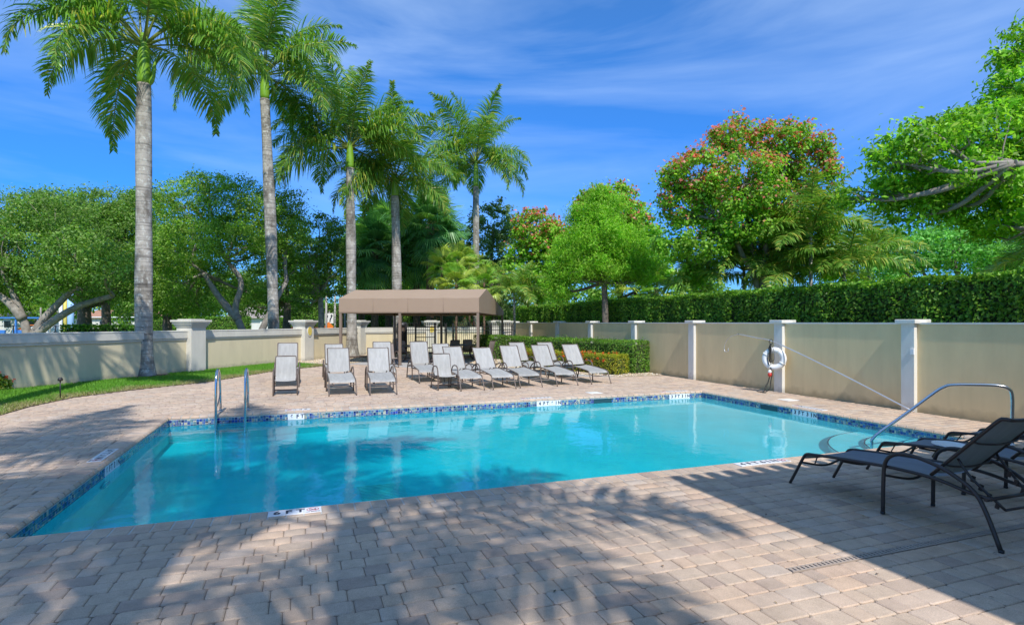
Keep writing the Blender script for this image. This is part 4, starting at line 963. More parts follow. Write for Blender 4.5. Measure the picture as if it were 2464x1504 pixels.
px_tree(2830, 13.5, [(2400, 320, 150, 80, 0), (2260, 350, 130, 70, -.5), (2480, 200, 110, 90, 0), (2150, 390, 70, 60, -.5), (2380, 430, 170, 45, -.8), (2120, 470, 70, 40, 0), (2300, 300, 60, 40, .3), (2560, 350, 120, 110, 0), (2250, 440, 110, 40, .6), (2440, 120, 50, 45, 0), (2540, 80, 90, 80, 0), (2420, 530, 60, 30, -.3), (2660, 250, 160, 180, 0), (2040, 480, 40, 30, .2), (2300, 500, 45, 25, 0), (2220, 520, 80, 35, 0), (2400, 540, 90, 35, 0), (2330, 470, 110, 50, .5), (2460, 480, 80, 60, 0), (2180, 450, 80, 50, .3), (2430, 380, 110, 80, 1)],
        'broadleaf_tree', 'large bright green tree reaching in from the right edge', trunk_r=.15, fork=3.2, cols=GT, per=88, n_leaf=36, size=.135, aspect=.45, clump_r=.30, bark='bark_light', seed=13, twigs=160, flat=.55, shell=.35,
        stems=[[(0, 0, -.1), (-.2, 0, 2.5), (-1.1, .1, 3.6), (-2.4, .2, 4.2), (-4.6, .2, 4.9), (-5.6, .2, 5.0)], [(-.1, 0, 1.8), (-1.2, -.1, 3.3), (-3.0, -.2, 3.9), (-4.8, -.2, 4.0)], [(0, 0, 2), (-.3, 0, 5), (-.6, 0, 7)]])
px_tree(2290, 30, [(2290, 600, 110, 60, 0), (2200, 600, 80, 60, 0), (2400, 600, 90, 60, 0), (2130, 620, 50, 50, 0), (2300, 560, 80, 40, 2), (2480, 610, 80, 60, 0)],
        'locust_tree', 'light green layered tree beyond the tall hedge at right', trunk_r=.2, fork=3, cols=[(.17, .45, .08), (.24, .54, .11), (.11, .30, .06)], per=44, n_leaf=36, size=.20, aspect=.45, clump_r=.5, seed=14, flat=.35)
px_tree(1190, 43, [(1190, 540, 60, 60, 0), (1160, 600, 60, 70, 0), (1230, 590, 50, 60, 0), (1140, 660, 60, 50, 0), (1210, 670, 60, 50, 0), (1225, 740, 50, 35, 0), (1165, 745, 50, 35, 1), (1275, 720, 40, 40, 1)],
        'grey_green_tree', 'grey green tree behind the slim royal palm', trunk_r=.25, fork=4, cols=[(.17, .28, .09), (.24, .35, .12), (.11, .19, .06)], per=26, n_leaf=38, size=.22, seed=15)
# tree lines far beyond, one tree each
gF = 'distant bright trees beyond the road'
FC = [(.17, .33, .04), (.25, .40, .05), (.11, .23, .03)]
far = [(-60, 75, 740, 80, 34), (90, 82, 745, 70, 30), (150, 70, 742, 50, 36), (300, 70, 735, 60, 44), (380, 85, 740, 60, 36), (500, 75, 740, 60, 40), (620, 85, 742, 60, 30), (735, 60, 735, 45, 40), (880, 75, 735, 60, 36), (1000, 80, 735, 60, 45), (1680, 70, 735, 60, 40), (1380, 70, 730, 80, 50), (2080, 80, 720, 80, 60), (2500, 80, 700, 120, 70), (1150, 80, 725, 60, 50), (960, 70, 700, 60, 40)]
fl_ = ['far bright tree at the left picture edge', 'far tree behind the blue roofed shelter', 'far tree behind the white post', 'far tree seen left of the lichened palm', 'far tree right of the lichened palm', 'far tree between the first two palms', 'far tree behind the tan house', 'yellow green tree behind the road sign', 'far tree behind the canopy left half', 'far tree behind the iron fence', 'far tree in the gap left of the large maple', 'far tree behind the feathery green tree', 'far tree right of the large maple', 'far tree at the right picture edge', 'far tree behind the slim royal palm', 'far tree behind the fan palms']
far = [(a, b, c - 28, d, int(e * 1.7)) for a, b, c, d, e in far]
for i, (px, Y, py, hw, hh) in enumerate(far):
    px_tree(px, Y, [(px, py, hw, hh, 0), (px - hw * .6, py + 8, hw * .6, hh * .7, 2), (px + hw * .6, py + 5, hw * .7, hh * .75, -2)], 'distant_tree', fl_[i], group=gF, trunk_r=.3, fork=1.6, cols=FC if i % 3 else [(.20, .36, .02), (.26, .40, .03), (.12, .24, .02)], per=5, n_leaf=38, size=.50, clump_r=1.2, twigs=5, seed=30 + i)

# ------------------------------------------------------------------ fan palms and feather palms
def fan_mesh(seed, L_=1.0, pet=.9, n_=34, cols=(.06, .14, .04)):
    r = np.random.RandomState(seed); mb = MB()
    mb.tube(catmull([(0, 0, 0), (pet * .5, 0, .05), (pet, 0, -.02)], 3), .012, 4, col=(.16, .22, .05))
    for k_ in range(n_):
        a = R(-125 + 250 * k_ / (n_ - 1)); l_ = L_ * (.75 + .25 * math.cos(a)) * r.uniform(.9, 1.05); dr = r.uniform(.15, .4) * l_
        d_ = np.array([math.cos(a), math.sin(a), 0]); s_ = np.array([-math.sin(a), math.cos(a), 0]); p0 = np.array([pet, 0, -.02])
        c_ = tuple(np.array(cols) * r.uniform(.75, 1.3))
        z1_ = np.array([0, 0, .06]); pts = [p0, p0 + d_ * l_ * .55 + z1_, p0 + d_ * l_ - np.array([0, 0, dr])]
        wd_ = [.006, .036, .004]; vs = []
        for q, w_ in zip(pts, wd_): vs += [q - s_ * w_, q + s_ * w_ + np.array([0, 0, .02])]
        mb.add(vs, [(0, 1, 3, 2), (2, 3, 5, 4)], False, c_)
    return mb.mesh('frond', M['frond'])
FAN = [fan_mesh(i, cols=c_) for i, c_ in enumerate(((.10, .26, .09), (.13, .32, .09), (.22, .42, .10)))]
FANY = [fan_mesh(9, cols=(.24, .44, .06)), fan_mesh(10, cols=(.40, .48, .09))]
def fan_palm(base, h, label, meshes, n_=34, sc=1.3, tr=.2, group='fan palms behind the canopy', seed=0, emin=-70, trunk='bark_brown'):
    r = random.Random(seed); root = empty('fan_palm', base, 0, label, 'palm tree', group)
    prof = [(tr * (1 + .10 * math.sin(z * 9) + .05 * math.sin(z * 23)), z) for z in np.linspace(-.05, h, 26)]
    MB().lathe(prof, 0, 0, 12, smooth=False, wob=lambda a, z: .08 * math.sin(a * 5 + z * 6)).build('trunk', M[trunk], root)
    for i in range(n_):
        o = bpy.data.objects.new('frond', meshes[r.randrange(len(meshes))]); link(o, root)
        f_ = i / n_; el = R(82 + (emin - 82) * f_ ** .9); a = i * 2.4 + r.uniform(-.3, .3); s_ = sc * r.uniform(.85, 1.1)
        o.location = (0, 0, h - f_ * .4); o.rotation_euler = (r.uniform(-.3, .3), -el, a); o.scale = (s_,) * 3
    return root
for (px, Y, py, lb, sc, kk_, mm) in (
        (902, 38, 600, 'dense dark fan palm just left of the short royal palm', 1.9, 3, FAN), (935, 40, 560, 'fan palm with pale top between the third and fourth royal palms', 1.8, 4, FAN), (1003, 39, 610, 'fan palm with brown trunk right of the short royal palm', 1.7, 5, FAN),
        (1035, 37, 540, 'tallest fan palm with criss-cross bark behind the canopy', 1.75, 6, FAN), (1062, 41, 590, 'fan palm leaning out behind the tallest fan palm', 1.7, 7, FAN), (870, 42, 610, 'fan palm behind the third royal palm', 1.6, 8, FAN)):
    b = D(px, Y); fan_palm((b.x, b.y, 0), Zat(py, Y), lb, mm, sc=sc * .8, seed=kk_, tr=.24, n_=52)
for (px, Y, py, lb, kk_) in ((1063, 34, 640, 'small yellowish fan palm with bare red stem behind the canopy', 11), (1100, 35, 625, 'pale fan palm in the middle of the small yellow clump', 12), (1098, 33, 680, 'lowest yellow green fan palm above the canopy roof', 13), (1165, 34, 680, 'yellow fan palm right of the slim royal palm trunk', 14), (1130, 37, 640, 'thin stemmed fan palm left of the slim royal palm trunk', 15)):
    b = D(px, Y); fan_palm((b.x, b.y, 0), Zat(py, Y), lb, FANY, sc=.72, seed=kk_, tr=.06, n_=22, group='small yellow fan palms', emin=-50)
FR2 = [frond_mesh(2.6, R(e0), R(dr), 90 + i, nl=62, gold=.2) for i, (e0, dr) in enumerate(((75, 50), (55, 80), (30, 85), (5, 60)))]
def feather_palm(base, h, label, n_=17, sc=1.0, tr=.06, seed=0, tiers=(0, 1, 1, 2, 2, 3)):
    r = random.Random(seed); root = empty('feather_palm', base, 0, label, 'palm tree', 'small feather palms along the right wall')
    MB().tube([(0, 0, -.05), (.03, 0, h * .5), (0, 0, h)], [tr * 1.2, tr, tr * .9], 8).build('trunk', M['trunk'], root)
    for i in range(n_):
        o = bpy.data.objects.new('frond', FR2[tiers[i % len(tiers)]]); link(o, root); s_ = sc * r.uniform(.85, 1.1); a = i * 2.4 + r.uniform(-.3, .3) + seed
        o.location = (0, 0, h); o.rotation_euler = (r.uniform(-.4, .4), 0, a); o.scale = (s_ * 1.2, s_ * 1.5, s_ * 1.2)
for (px, Y, py, lb, sc, h_) in ((1237, 27.5, 705, 'small feather palm in front of the hedge right of the canopy', .65, None), (1685, 22, 680, 'dark feather palm poking over the hedge below the sky gap', .72, None),
        (1790, 21.5, 650, 'feather palm among the stems of the large maple', .8, None), (1950, 19.5, 560, 'tall feather palm right of the large maple', .8, None), (1900, 20, 660, 'low golden feather palm above the hedge', .62, None), (2030, 20, 650, 'feather palm with drooping fronds above the hedge', .7, None),
        (1880, 21.5, 600, 'feather palm crossing in front of the maple trunks', .75, None), (2520, 14.5, 620, 'dark feather palm cut by the right picture edge', .55, None), (2090, 24, 610, 'golden feather palm behind the hedge at right', .8, None)):
    b = D(px, Y); feather_palm((b.x, b.y, 0), Zat(py, Y), lb, sc=sc, seed=px)
# pale dry fan palms low behind the feathery tree
for (px, Y, lb) in ((1530, 30, 'pale fan palm low behind the hedge, left one'), (1580, 29, 'pale fan palm low behind the hedge, right one')):
    b = D(px, Y); fan_palm((b.x, b.y, 0), Zat(695, Y), lb, FANY, sc=.95, seed=px, tr=.12, n_=26, group='small yellow fan palms')

# ------------------------------------------------------------------ hedges
def hedge(name, line, width, h, label, cols, n_per_m2, size, group=None, wts=None, flowers=None, rough_=.06, aspect=.55, base_z=0.0, rnd_end=False, tops=None):
    """clipped hedge following a centre line (list of x, y)"""
    p0 = Vector((*line[0], 0)); root = empty(name, p0, 0, label, 'hedge', group)
    mb = MB(); Pn = []; Nn = []
    for i, (a, b) in enumerate(zip(line, line[1:])):
        a = np.array(a, float); b = np.array(b, float); d_ = b - a; L_ = np.linalg.norm(d_); d_ /= L_; s_ = np.array([-d_[1], d_[0]])
        w2 = width / 2
        mk = Matrix.Translation((a[0] - p0.x, a[1] - p0.y, 0)) @ Matrix.Rotation(math.atan2(d_[1], d_[0]), 4, 'Z')
        mb.box((.06 if i == 0 else -.05, -w2 + .17, -.05), (L_ - (.12 if i == len(line) - 2 else -.05), w2 - .17, h - .16), M4=mk)
        for (area, fn) in ((L_ * h, 's1'), (L_ * h, 's2'), (L_ * width, 'top')):
            k_ = int(area * n_per_m2); u = rs.uniform(0, L_, k_)
            wob = rough_ * (np.sin(u * 3.1 + i) + np.sin(u * 7.3)) * .5
            if fn == 'top': v_ = rs.uniform(-w2, w2, k_); z_ = h + wob * .7 - np.abs(rs.normal(size=k_)) * .05 - (np.abs(v_) / w2) ** 6 * .05 + (rs.uniform(size=k_) < .04) * rs.uniform(0, rough_ * 2.2, k_); nn = np.tile([0, 0, 1.], (k_, 1))
            else:
                sg = 1 if fn == 's1' else -1; z_ = rs.uniform(.04, h, k_); v_ = sg * (w2 + wob - np.abs(rs.normal(size=k_)) * .06 - (z_ / h) ** 8 * .05); nn = np.tile([*(s_ * sg), 0], (k_, 1))
            xy = a + d_ * u[:, None] + s_ * v_[:, None]; Pn.append(np.c_[xy[:, 0] - p0.x, xy[:, 1] - p0.y, z_]); Nn.append(nn)
        for e_, sg, on in ((0, -1, i == 0), (L_, 1, i == len(line) - 2)):
            if on:
                k_ = int(width * h * n_per_m2); v_ = rs.uniform(-w2, w2, k_); z_ = rs.uniform(.04, h, k_); u = e_ + sg * (-np.abs(rs.normal(size=k_)) * .06)
                xy = a + d_ * u[:, None] + s_ * v_[:, None]; Pn.append(np.c_[xy[:, 0] - p0.x, xy[:, 1] - p0.y, z_]); Nn.append(np.tile([*(d_ * sg), 0], (k_, 1)))
    P = np.concatenate(Pn); Nv = np.concatenate(Nn); c_ = pal(len(P), cols, wts)
    lum = (np.sin(P[:, 0] * 2.1 + P[:, 2] * 3) * np.sin(P[:, 1] * 1.7 + 1) * .15 + 1)[:, None]; c_ = c_ * lum
    V, F, cc = leaf_quads(P, size, c_, up=.25, aspect=aspect, outdir=Nv)
    mb.build('branch_core', M['hedgecore'], root); np_obj('foliage', V, F, M['leaf'], cc, root)
    if flowers:
        fm = MB(); r = random.Random(3)
        me = None
        for (u_, side_, z_, q_) in flowers:
            a = np.array(line[0], float); b = np.array(line[-1], float)
            j = min(int(u_ * (len(line) - 1)), len(line) - 2); f_ = u_ * (len(line) - 1) - j; a, b = np.array(line[j], float), np.array(line[j + 1], float)
            d_ = (b - a) / np.linalg.norm(b - a); s_ = np.array([-d_[1], d_[0]]); c2_ = a + (b - a) * f_ + s_ * side_ * width / 2
            pts = rs.normal(size=(q_, 3)) * .022 + np.array([c2_[0] - p0.x, c2_[1] - p0.y, z_])
            Vq, Fq, Cq = leaf_quads(pts, .03, pal(q_, [(.75, .10, .04), (.80, .18, .06)]), up=.5, aspect=.9)
            np_obj('flower_head', Vq, Fq, M['leaf'], Cq, root)
    return root
HG = [(.10, .25, .03), (.18, .38, .045), (.06, .16, .02), (.28, .46, .06)]
hedge('tall_hedge', [(12.75, 2.0), (12.75, 14.0), (12.9, 33.0)], 1.15, 2.70, 'tall dark green hedge rising behind the tan wall', HG, 950, .085, rough_=.07, aspect=.6)
CH = [(.12, .27, .03), (.18, .38, .045), (.08, .18, .025), (.26, .38, .08)]
e1 = D(1563, 19.9); e2 = D(1240, 26.5)
hedge('clipped_hedge', [(10.95, 17.0), (10.0, 21.0), (9.2, 25.3)], .85, 1.12, 'waist high clipped green hedge ending beside the tan wall', CH, 900, .06, 'clipped hedges by the deck')
hedge('clipped_hedge', [D(1205, 27.2)[:2], D(1158, 29.0)[:2]], .9, 1.14, 'short clipped hedge block left of the rear canopy post', CH, 700, .065, 'clipped hedges by the deck')
IX = [(.30, .34, .03), (.40, .40, .04), (.16, .24, .02), (.50, .44, .06)]
fl = [(rnd.uniform(.02, .9), rnd.uniform(.75, 1.0), rnd.uniform(.5, .72), 26) for _ in range(16)] + [(.10 + .05 * k_, 1.0, .48 + .06 * math.sin(k_ * 2.), 40) for k_ in range(8)] + [(rnd.uniform(.0, .5), rnd.uniform(0, .8), .73, 24) for _ in range(12)]
hedge('ixora_hedge', [(10.05, 16.75), (9.45, 18.3), (8.9, 20.3), (8.3, 23.2)], .75, .68, 'low yellow green flowering hedge with red blossom heads', IX, 1300, .05, flowers=[(a, b, c, e) for a, b, c, e in fl])
# round bush at the left edge
def bush(p, r_, h, label, cols, nl=5000, flowers=8):
    root = empty('flowering_bush', p, 0, label, 'bush'); dv = unit(rs.normal(size=(nl, 3))); dv[:, 2] = np.abs(dv[:, 2]) * 1.0
    P = dv * np.array([r_, r_, h]) * rs.uniform(.86, 1.02, (nl, 1)); P[:, 2] = np.clip(P[:, 2], .03, None)
    V, F, cc = leaf_quads(P, .06, pal(nl, cols), up=.3, aspect=.5, outdir=dv); np_obj('foliage', V, F, M['leaf'], cc, root)
    MB().lathe([(r_ * .8, 0), (r_ * .85, h * .4), (r_ * .5, h * .8), (.05, h * .9)], 0, 0, 12).build('branch_core', M['hedgecore'], root)
    for k_ in range(flowers):
        a = rs.uniform(0, 6.28); e_ = rs.uniform(.3, 1.3); c_ = np.array([math.cos(a) * math.cos(e_) * r_, math.sin(a) * math.cos(e_) * r_, math.sin(e_) * h]); V, F, cc = leaf_quads(rs.normal(size=(30, 3)) * .025 + c_, .035, pal(30, [(.8, .06, .04), (.8, .12, .05)]), aspect=.9); np_obj('flower_head', V, F, M['leaf'], cc, root)
bp_ = D(-25, 14.6); bush((bp_.x, bp_.y, 0), .48, .66, 'round bush with red blossoms cut by the left picture edge', [(.07, .18, .02), (.12, .26, .03), (.25, .30, .03)], flowers=22)
# red flowering shrub beyond the wall, seen under the canopy, and other low planting
for (px, Y, w_, hgt_, cols, lb) in ((1075, 38, 1.6, 2.6, [(.05, .14, .03), (.09, .22, .04), (.5, .08, .06)], 'shrub dotted with red blossoms beyond the iron fence'), (470, 30, 0, 0, None, ''),):
    if cols: b = D(px, Y); bush((b.x, b.y, 0), w_ * 1.6, hgt_, lb, cols, 6000, 0)
for (pa, pb, Y, h_, cols, lb) in ((160, 330, 27, 1.62, HG, 'low dark hedge just beyond the cream wall at left'), (700, 830, 45, 1.35, [(.30, .06, .06), (.16, .05, .04)], 'low maroon hedge beyond the wall near the road sign'), (455, 510, 60, 1.7, [(.16, .34, .02), (.22, .4, .03)], 'small bright hedge in front of the tan house'), (700, 1245, 47, 3.3, HG, 'tall far hedge stretching behind the road sign and the iron fence'), (335, 600, 56, 2.3, HG, 'far hedge between the first two palm trunks'), (640, 700, 50, 2.2, HG, 'far hedge right of the second palm trunk')):
    hedge('garden_hedge', [D(pa, Y)[:2], D(pb, Y)[:2]], .9, h_, lb, cols, 260, .13, 'low hedges beyond the cream wall')

# ------------------------------------------------------------------ canopy
FLc = np.array([1.45, 24.75]); ux = np.array([.888, -.46]); uy = np.array([.46, .888]); Wc = 5.88; Dc = 6.9; dr_ = 1.75
cr_ = empty('canopy', (FLc[0], FLc[1], 0), math.atan2(ux[1], ux[0]), 'brown fabric shade canopy on slim posts over the tables', 'canopy')
zf, zb, zr, zk, zkb = 2.74, 2.14, 3.19, 2.36, 2.10
mb = MB()   # roof skin as a thin double shell
prof = [(0, zb), (0, zf), (dr_, zr), (Dc, zk), (Dc, zkb)]
nx_ = 12
vs = []
for t_ in (0, .012):
    for i in range(nx_ + 1):
        x = Wc * i / nx_
        for j, (y_, z_) in enumerate(prof):
            sag = -.018 * math.sin(math.pi * (i / nx_ * 4 % 1)) if j in (1, 2) else 0
            vs.append((x, y_ + (t_ if j < 2 else -t_ if j > 2 else 0), z_ + sag - (t_ if j in (1, 2, 3) else 0)))
n5 = 5; off_ = (nx_ + 1) * n5; fs = []
for i in range(nx_):
    for j in range(4):
        q = (i * n5 + j, i * n5 + j + 1, (i + 1) * n5 + j + 1, (i + 1) * n5 + j); fs.append(q[::-1]); fs.append(tuple(off_ + k_ for k_ in q))
mb.add(vs, fs); mb.build('roof_fabric', M['canvas'], cr_)
for k_ in range(1, 4):
    xs_ = Wc * k_ / 4; MB().tube([(xs_, -.004, zb + .02), (xs_, -.004, zf - .01)], .006, 4).build('seam', M['post'], cr_)
for zz in (zb + .03,): MB().tube([(.02, -.004, zz), (Wc - .02, -.004, zz)], .005, 4).build('hem_seam', M['post'], cr_)
for x, nm in ((0, 'end_panel'), (Wc, 'end_panel')):
    sx = 1 if x == 0 else -1; mb = MB(); pts = prof + []
    mb.add([(x, y_, z_) for y_, z_ in pts] + [(x + sx * .008, y_, z_) for y_, z_ in pts], [(0, 1, 2, 3, 4), (9, 8, 7, 6, 5)] + [(i, (i + 1) % 5, 5 + (i + 1) % 5, 5 + i) for i in range(5)]); mb.build(nm, M['canvas'], cr_)
mb = MB()
for x in (.05, Wc / 2, Wc - .05):
    mb.bar((x, .05, zb + .03), (x, Dc - .05, zb + .03), .05); mb.bar((x, .05, zf - .05), (x, dr_, zr - .05), .04); mb.bar((x, dr_, zr - .05), (x, Dc - .05, zk - .05), .04)
for y_ in (.05, Dc - .05, dr_): mb.bar((.05, y_, zb + .085), (Wc - .05, y_, zb + .085), .05)
mb.build('frame', M['post'], cr_)
for x in (.06, Wc / 2 - .35, Wc - .06):
    for y_ in (.06, Dc - .06):
        pz = MB().box((x - .05, y_ - .05, -.03), (x + .05, y_ + .05, zb + .002)).build('post', M['post'], cr_)
        MB().box((x - .09, y_ - .09, .006), (x + .09, y_ + .09, .018)).build('base_plate', M['post'], pz)
pr = MB().box((Wc + .005, Dc - .11, 1.15), (Wc + .06, Dc - .02, 1.30)).build('switch_box', M['offwhite'], cr_)

# ------------------------------------------------------------------ iron fence and gate
def fence(pts, label, h=1.62, group=None, gap=.115):
    p0 = Vector((*pts[0], 0)); root = empty('iron_fence', p0, 0, label, 'fence', group)
    for a, b in zip(pts, pts[1:]):
        a = Vector((*a, 0)) - p0; b = Vector((*b, 0)) - p0; L_ = (b - a).length; n = int(L_ / gap)
        for k_ in range(n + 1):
            p = a.lerp(b, k_ / n)
            mb = MB().box((-.009, -.009, .08), (.009, .009, h)); mb.lathe([(.006, h), (.02, h + .03), (.012, h + .05), (.024, h + .065), (.002, h + .13)], 0, 0, 6)
            if 'pk' not in FC_: FC_['pk'] = mb.mesh('picket', M['black'])
            o = bpy.data.objects.new('picket', FC_['pk']); link(o, root); o.location = p
        for z_ in (.14, h - .28, h - .10): MB().bar(a + Vector((0, 0, z_)), b + Vector((0, 0, z_)), .03, .035).build('rail', M['black'], root)
        for k_ in range(int(L_ / 2.2) + 1):
            p = a.lerp(b, min(1, k_ * 2.2 / L_)); po = MB().box((-.035, -.035, -.05), (.035, .035, h + .03)).build('post', M['black'], root, p)
            MB().box((-.045, -.045, h + .03), (.045, .045, h + .05), bev=.01).build('cap', M['black'], po)
FC_ = {}
fa, fb = D(978, 31.3), D(1135, 31.8)
fence([(fa.x, fa.y), D(1075, 31.0)[:2]], 'black iron fence with spear tops beside the gate', group='iron fences by the gate')
fence([D(1090, 31.0)[:2], (11.2, 30.4)], 'black iron fence with spear tops running to the tan wall', group='iron fences by the gate')
fence([(fa.x - .05, fa.y + .1), D(955, 33.6)[:2]], 'short iron fence return seen edge on behind the tables', group='iron fences by the gate', gap=.10)
MB().bar((0, 0, 0), (.01, 0, 0), .01)
g_ = empty('iron_gate', D(1000, 30.4), -.1, 'black iron pool gate standing in the fence', 'gate')
for k_ in range(9):
    o = bpy.data.objects.new('picket', FC_['pk']); link(o, g_); o.location = (k_ * .115 + .06, 0, 0)
mb = MB(); mb.box((-.03, -.03, 0), (.03, .03, 1.72)).box((1.0, -.03, 0), (1.06, .03, 1.72)).box((.03, -.015, .12), (1.0, .015, .16)).box((.03, -.015, 1.48), (1.0, .015, 1.52)).box((.03, -.015, .95), (1.0, .015, .99)); mb.build('gate_frame', M['black'], g_)
# service box / wooden screen left of the fence
tb = empty('waste_bin', D(968, 31.6), 0, 'tall dark slatted waste bin at the left end of the iron fence', 'waste bin')
for k_ in range(16):
    a = 2 * math.pi * k_ / 16; MB().box((-.035, -.01, .05), (.035, .01, 1.55)).build('slat', M['bronze'], tb, (.24 * math.cos(a), .24 * math.sin(a), 0), a + math.pi / 2)
MB().lathe([(.27, 1.5), (.30, 1.55), (.30, 1.68), (.22, 1.76), (.05, 1.78)], 0, 0, 20).build('lid', M['black'], tb); MB().lathe([(.21, .04), (.21, 1.5)], 0, 0, 16).build('liner', M['dkbronze'], tb)

# ------------------------------------------------------------------ chaises
def rail_pts(s_):   # side rail: foot bend to rear leg joint; local y runs from the foot (0) to the head
    return [(s_, .17, .30), (s_, .20, .345), (s_, .30, .365), (s_, .70, .40), (s_, 1.15, .435), (s_, 1.52, .43), (s_, 1.78, .385), (s_, 1.93, .375)]
def chaise_parts(root, slingm, framem, ang, W=.31, back_len=.78, low=False):
    # hinge at (1.50,.45)
    hy, hz = 1.47, .445; ca, sa = math.cos(ang), math.sin(ang)
    for s_ in (-W, W):
        MB().tube(catmull([(s_ * 1.02, 0, 0), (s_ * 1.01, .10, .18), (s_, .165, .30), (s_, .21, .352), (s_, .32, .37), (s_, .70, .405), (s_, 1.15, .435), (s_, 1.52, .432), (s_, 1.78, .39), (s_, 1.95, .375)], 4), .0155, 8).build('side_rail', framem, root)
        so_ = s_ * 1.075
        ar = MB().tube(catmull([(so_, 1.08, 0), (so_, 1.085, .30), (so_, 1.10, .46), (so_, 1.16, .545), (so_, 1.28, .585), (so_, 1.45, .575), (so_, 1.66, .515), (so_, 1.84, .41), (so_, 1.93, .26), (so_, 2.03, 0)], 4), .0175, 8).build('arm', framem, root)
        for yy in (1.08, 2.03): MB().lathe([(.02, 0), (.02, .02)], so_, yy, 8).build('foot_cap', M['black'], ar)
    for yy, z_, sag in ((.14, .255, .05), (1.09, .35, .05), (.62, .375, .05)):
        mb = MB().tube(catmull([(-W, yy, z_), (0, yy + .03, z_ - sag), (W, yy, z_)], 5), .012, 6)
        if yy < .2:
            for s_ in (-W, W): mb.tube([(s_, .35, .365), (s_ * .6, .2, .23)], .007, 5)
        mb.build('cross_bar', framem, root)
    MB().tube([(-W * 1.07, 1.92, .365), (W * 1.07, 1.92, .365)], .014, 6).build('cross_bar', framem, root)
    # seat sling, slightly sagging, wrapping the foot bend
    ys_ = [.175, .20, .26, .45, .7, .95, 1.2, 1.45]; zs_ = [.30, .335, .362, .383, .405, .421, .437, .440]; nx2 = 8; vs = []
    for y_, z_ in zip(ys_, zs_):
        for k_ in range(nx2 + 1):
            f_ = k_ / nx2 * 2 - 1; sg = (1 - f_ * f_) * .028 * (1 if y_ > .25 else .2); vs.append((f_ * (W - .008), y_ + (1 - f_ * f_) * (.012 if y_ < .25 else 0), z_ - sg))
    n9 = nx2 + 1; m_ = len(ys_); fs = [(i * n9 + j, i * n9 + j + 1, (i + 1) * n9 + j + 1, (i + 1) * n9 + j) for i in range(m_ - 1) for j in range(nx2)]
    mb = MB(); mb.add(vs, fs, True); mb.build('seat_sling', slingm, root)
    def B(u, v, w_=0): return (u, hy + v * ca - w_ * sa * -1 if False else hy + v * ca + w_ * sa, hz + v * sa - w_ * ca)
    top = back_len
    bw = W - .035
    MB().tube(catmull([B(-bw, 0), B(-bw, top * .5), B(-bw, top * .93), B(-bw + .01, top, .015), B(-bw + .05, top + .02, .045), B(0, top + .02, .05), B(bw - .05, top + .02, .045), B(bw - .01, top, .015), B(bw, top * .93), B(bw, top * .5), B(bw, 0)], 4), .0150, 8).build('back_frame', framem, root)
    vs = []; vv = [.03, .2, .4, .6, .72, .76]; 
    for q, v_ in enumerate([top * x for x in (.04, .25, .5, .75, .92, 1.0, 1.02)]):
        for k_ in range(nx2 + 1):
            f_ = k_ / nx2 * 2 - 1; cv = .0 if q < 4 else (.004, .016, .05)[q - 4]; vs.append(B(f_ * (bw - .004), v_, (1 - f_ * f_) * .022 * (q < 6) + cv))
    fs = [(i * n9 + j, (i + 1) * n9 + j, (i + 1) * n9 + j + 1, i * n9 + j + 1) for i in range(6) for j in range(nx2)]
    mb = MB(); mb.add(vs, fs, True); mb.build('back_sling', slingm, root)
    for v_ in (.22, .62): MB().tube(catmull([B(-bw, v_ * top, .012), B(-bw * .8, v_ * top, .035), B(0, v_ * top, .055), B(bw * .8, v_ * top, .035), B(bw, v_ * top, .012)], 3), .009, 6).build('back_brace', framem, root)
    mb = MB(); a = B(-bw + .03, top * .34, .02); b = B(bw - .03, top * .34, .02); yb_ = min(1.98, a[1] + .30); 
    for p in (a, b):
        mb.tube(catmull([p, (p[0], (p[1] + 1.92) / 2 - .02, (p[2] + .35) / 2), (p[0] * .8, 1.93 + .05, .29)], 4), .011, 6)
        for k_ in range(4):
            t_ = .35 + k_ * .17; q = Vector(p).lerp(Vector((p[0] * .8, 1.98, .29)), t_); mb.bar(q, q + Vector((0, -.012, -.05)), .012, .028)
    mb.tube([(a[0] * .8, 1.98, .29), (b[0] * .8, 1.98, .29)], .010, 6); mb.build('recline_prop', framem, root)
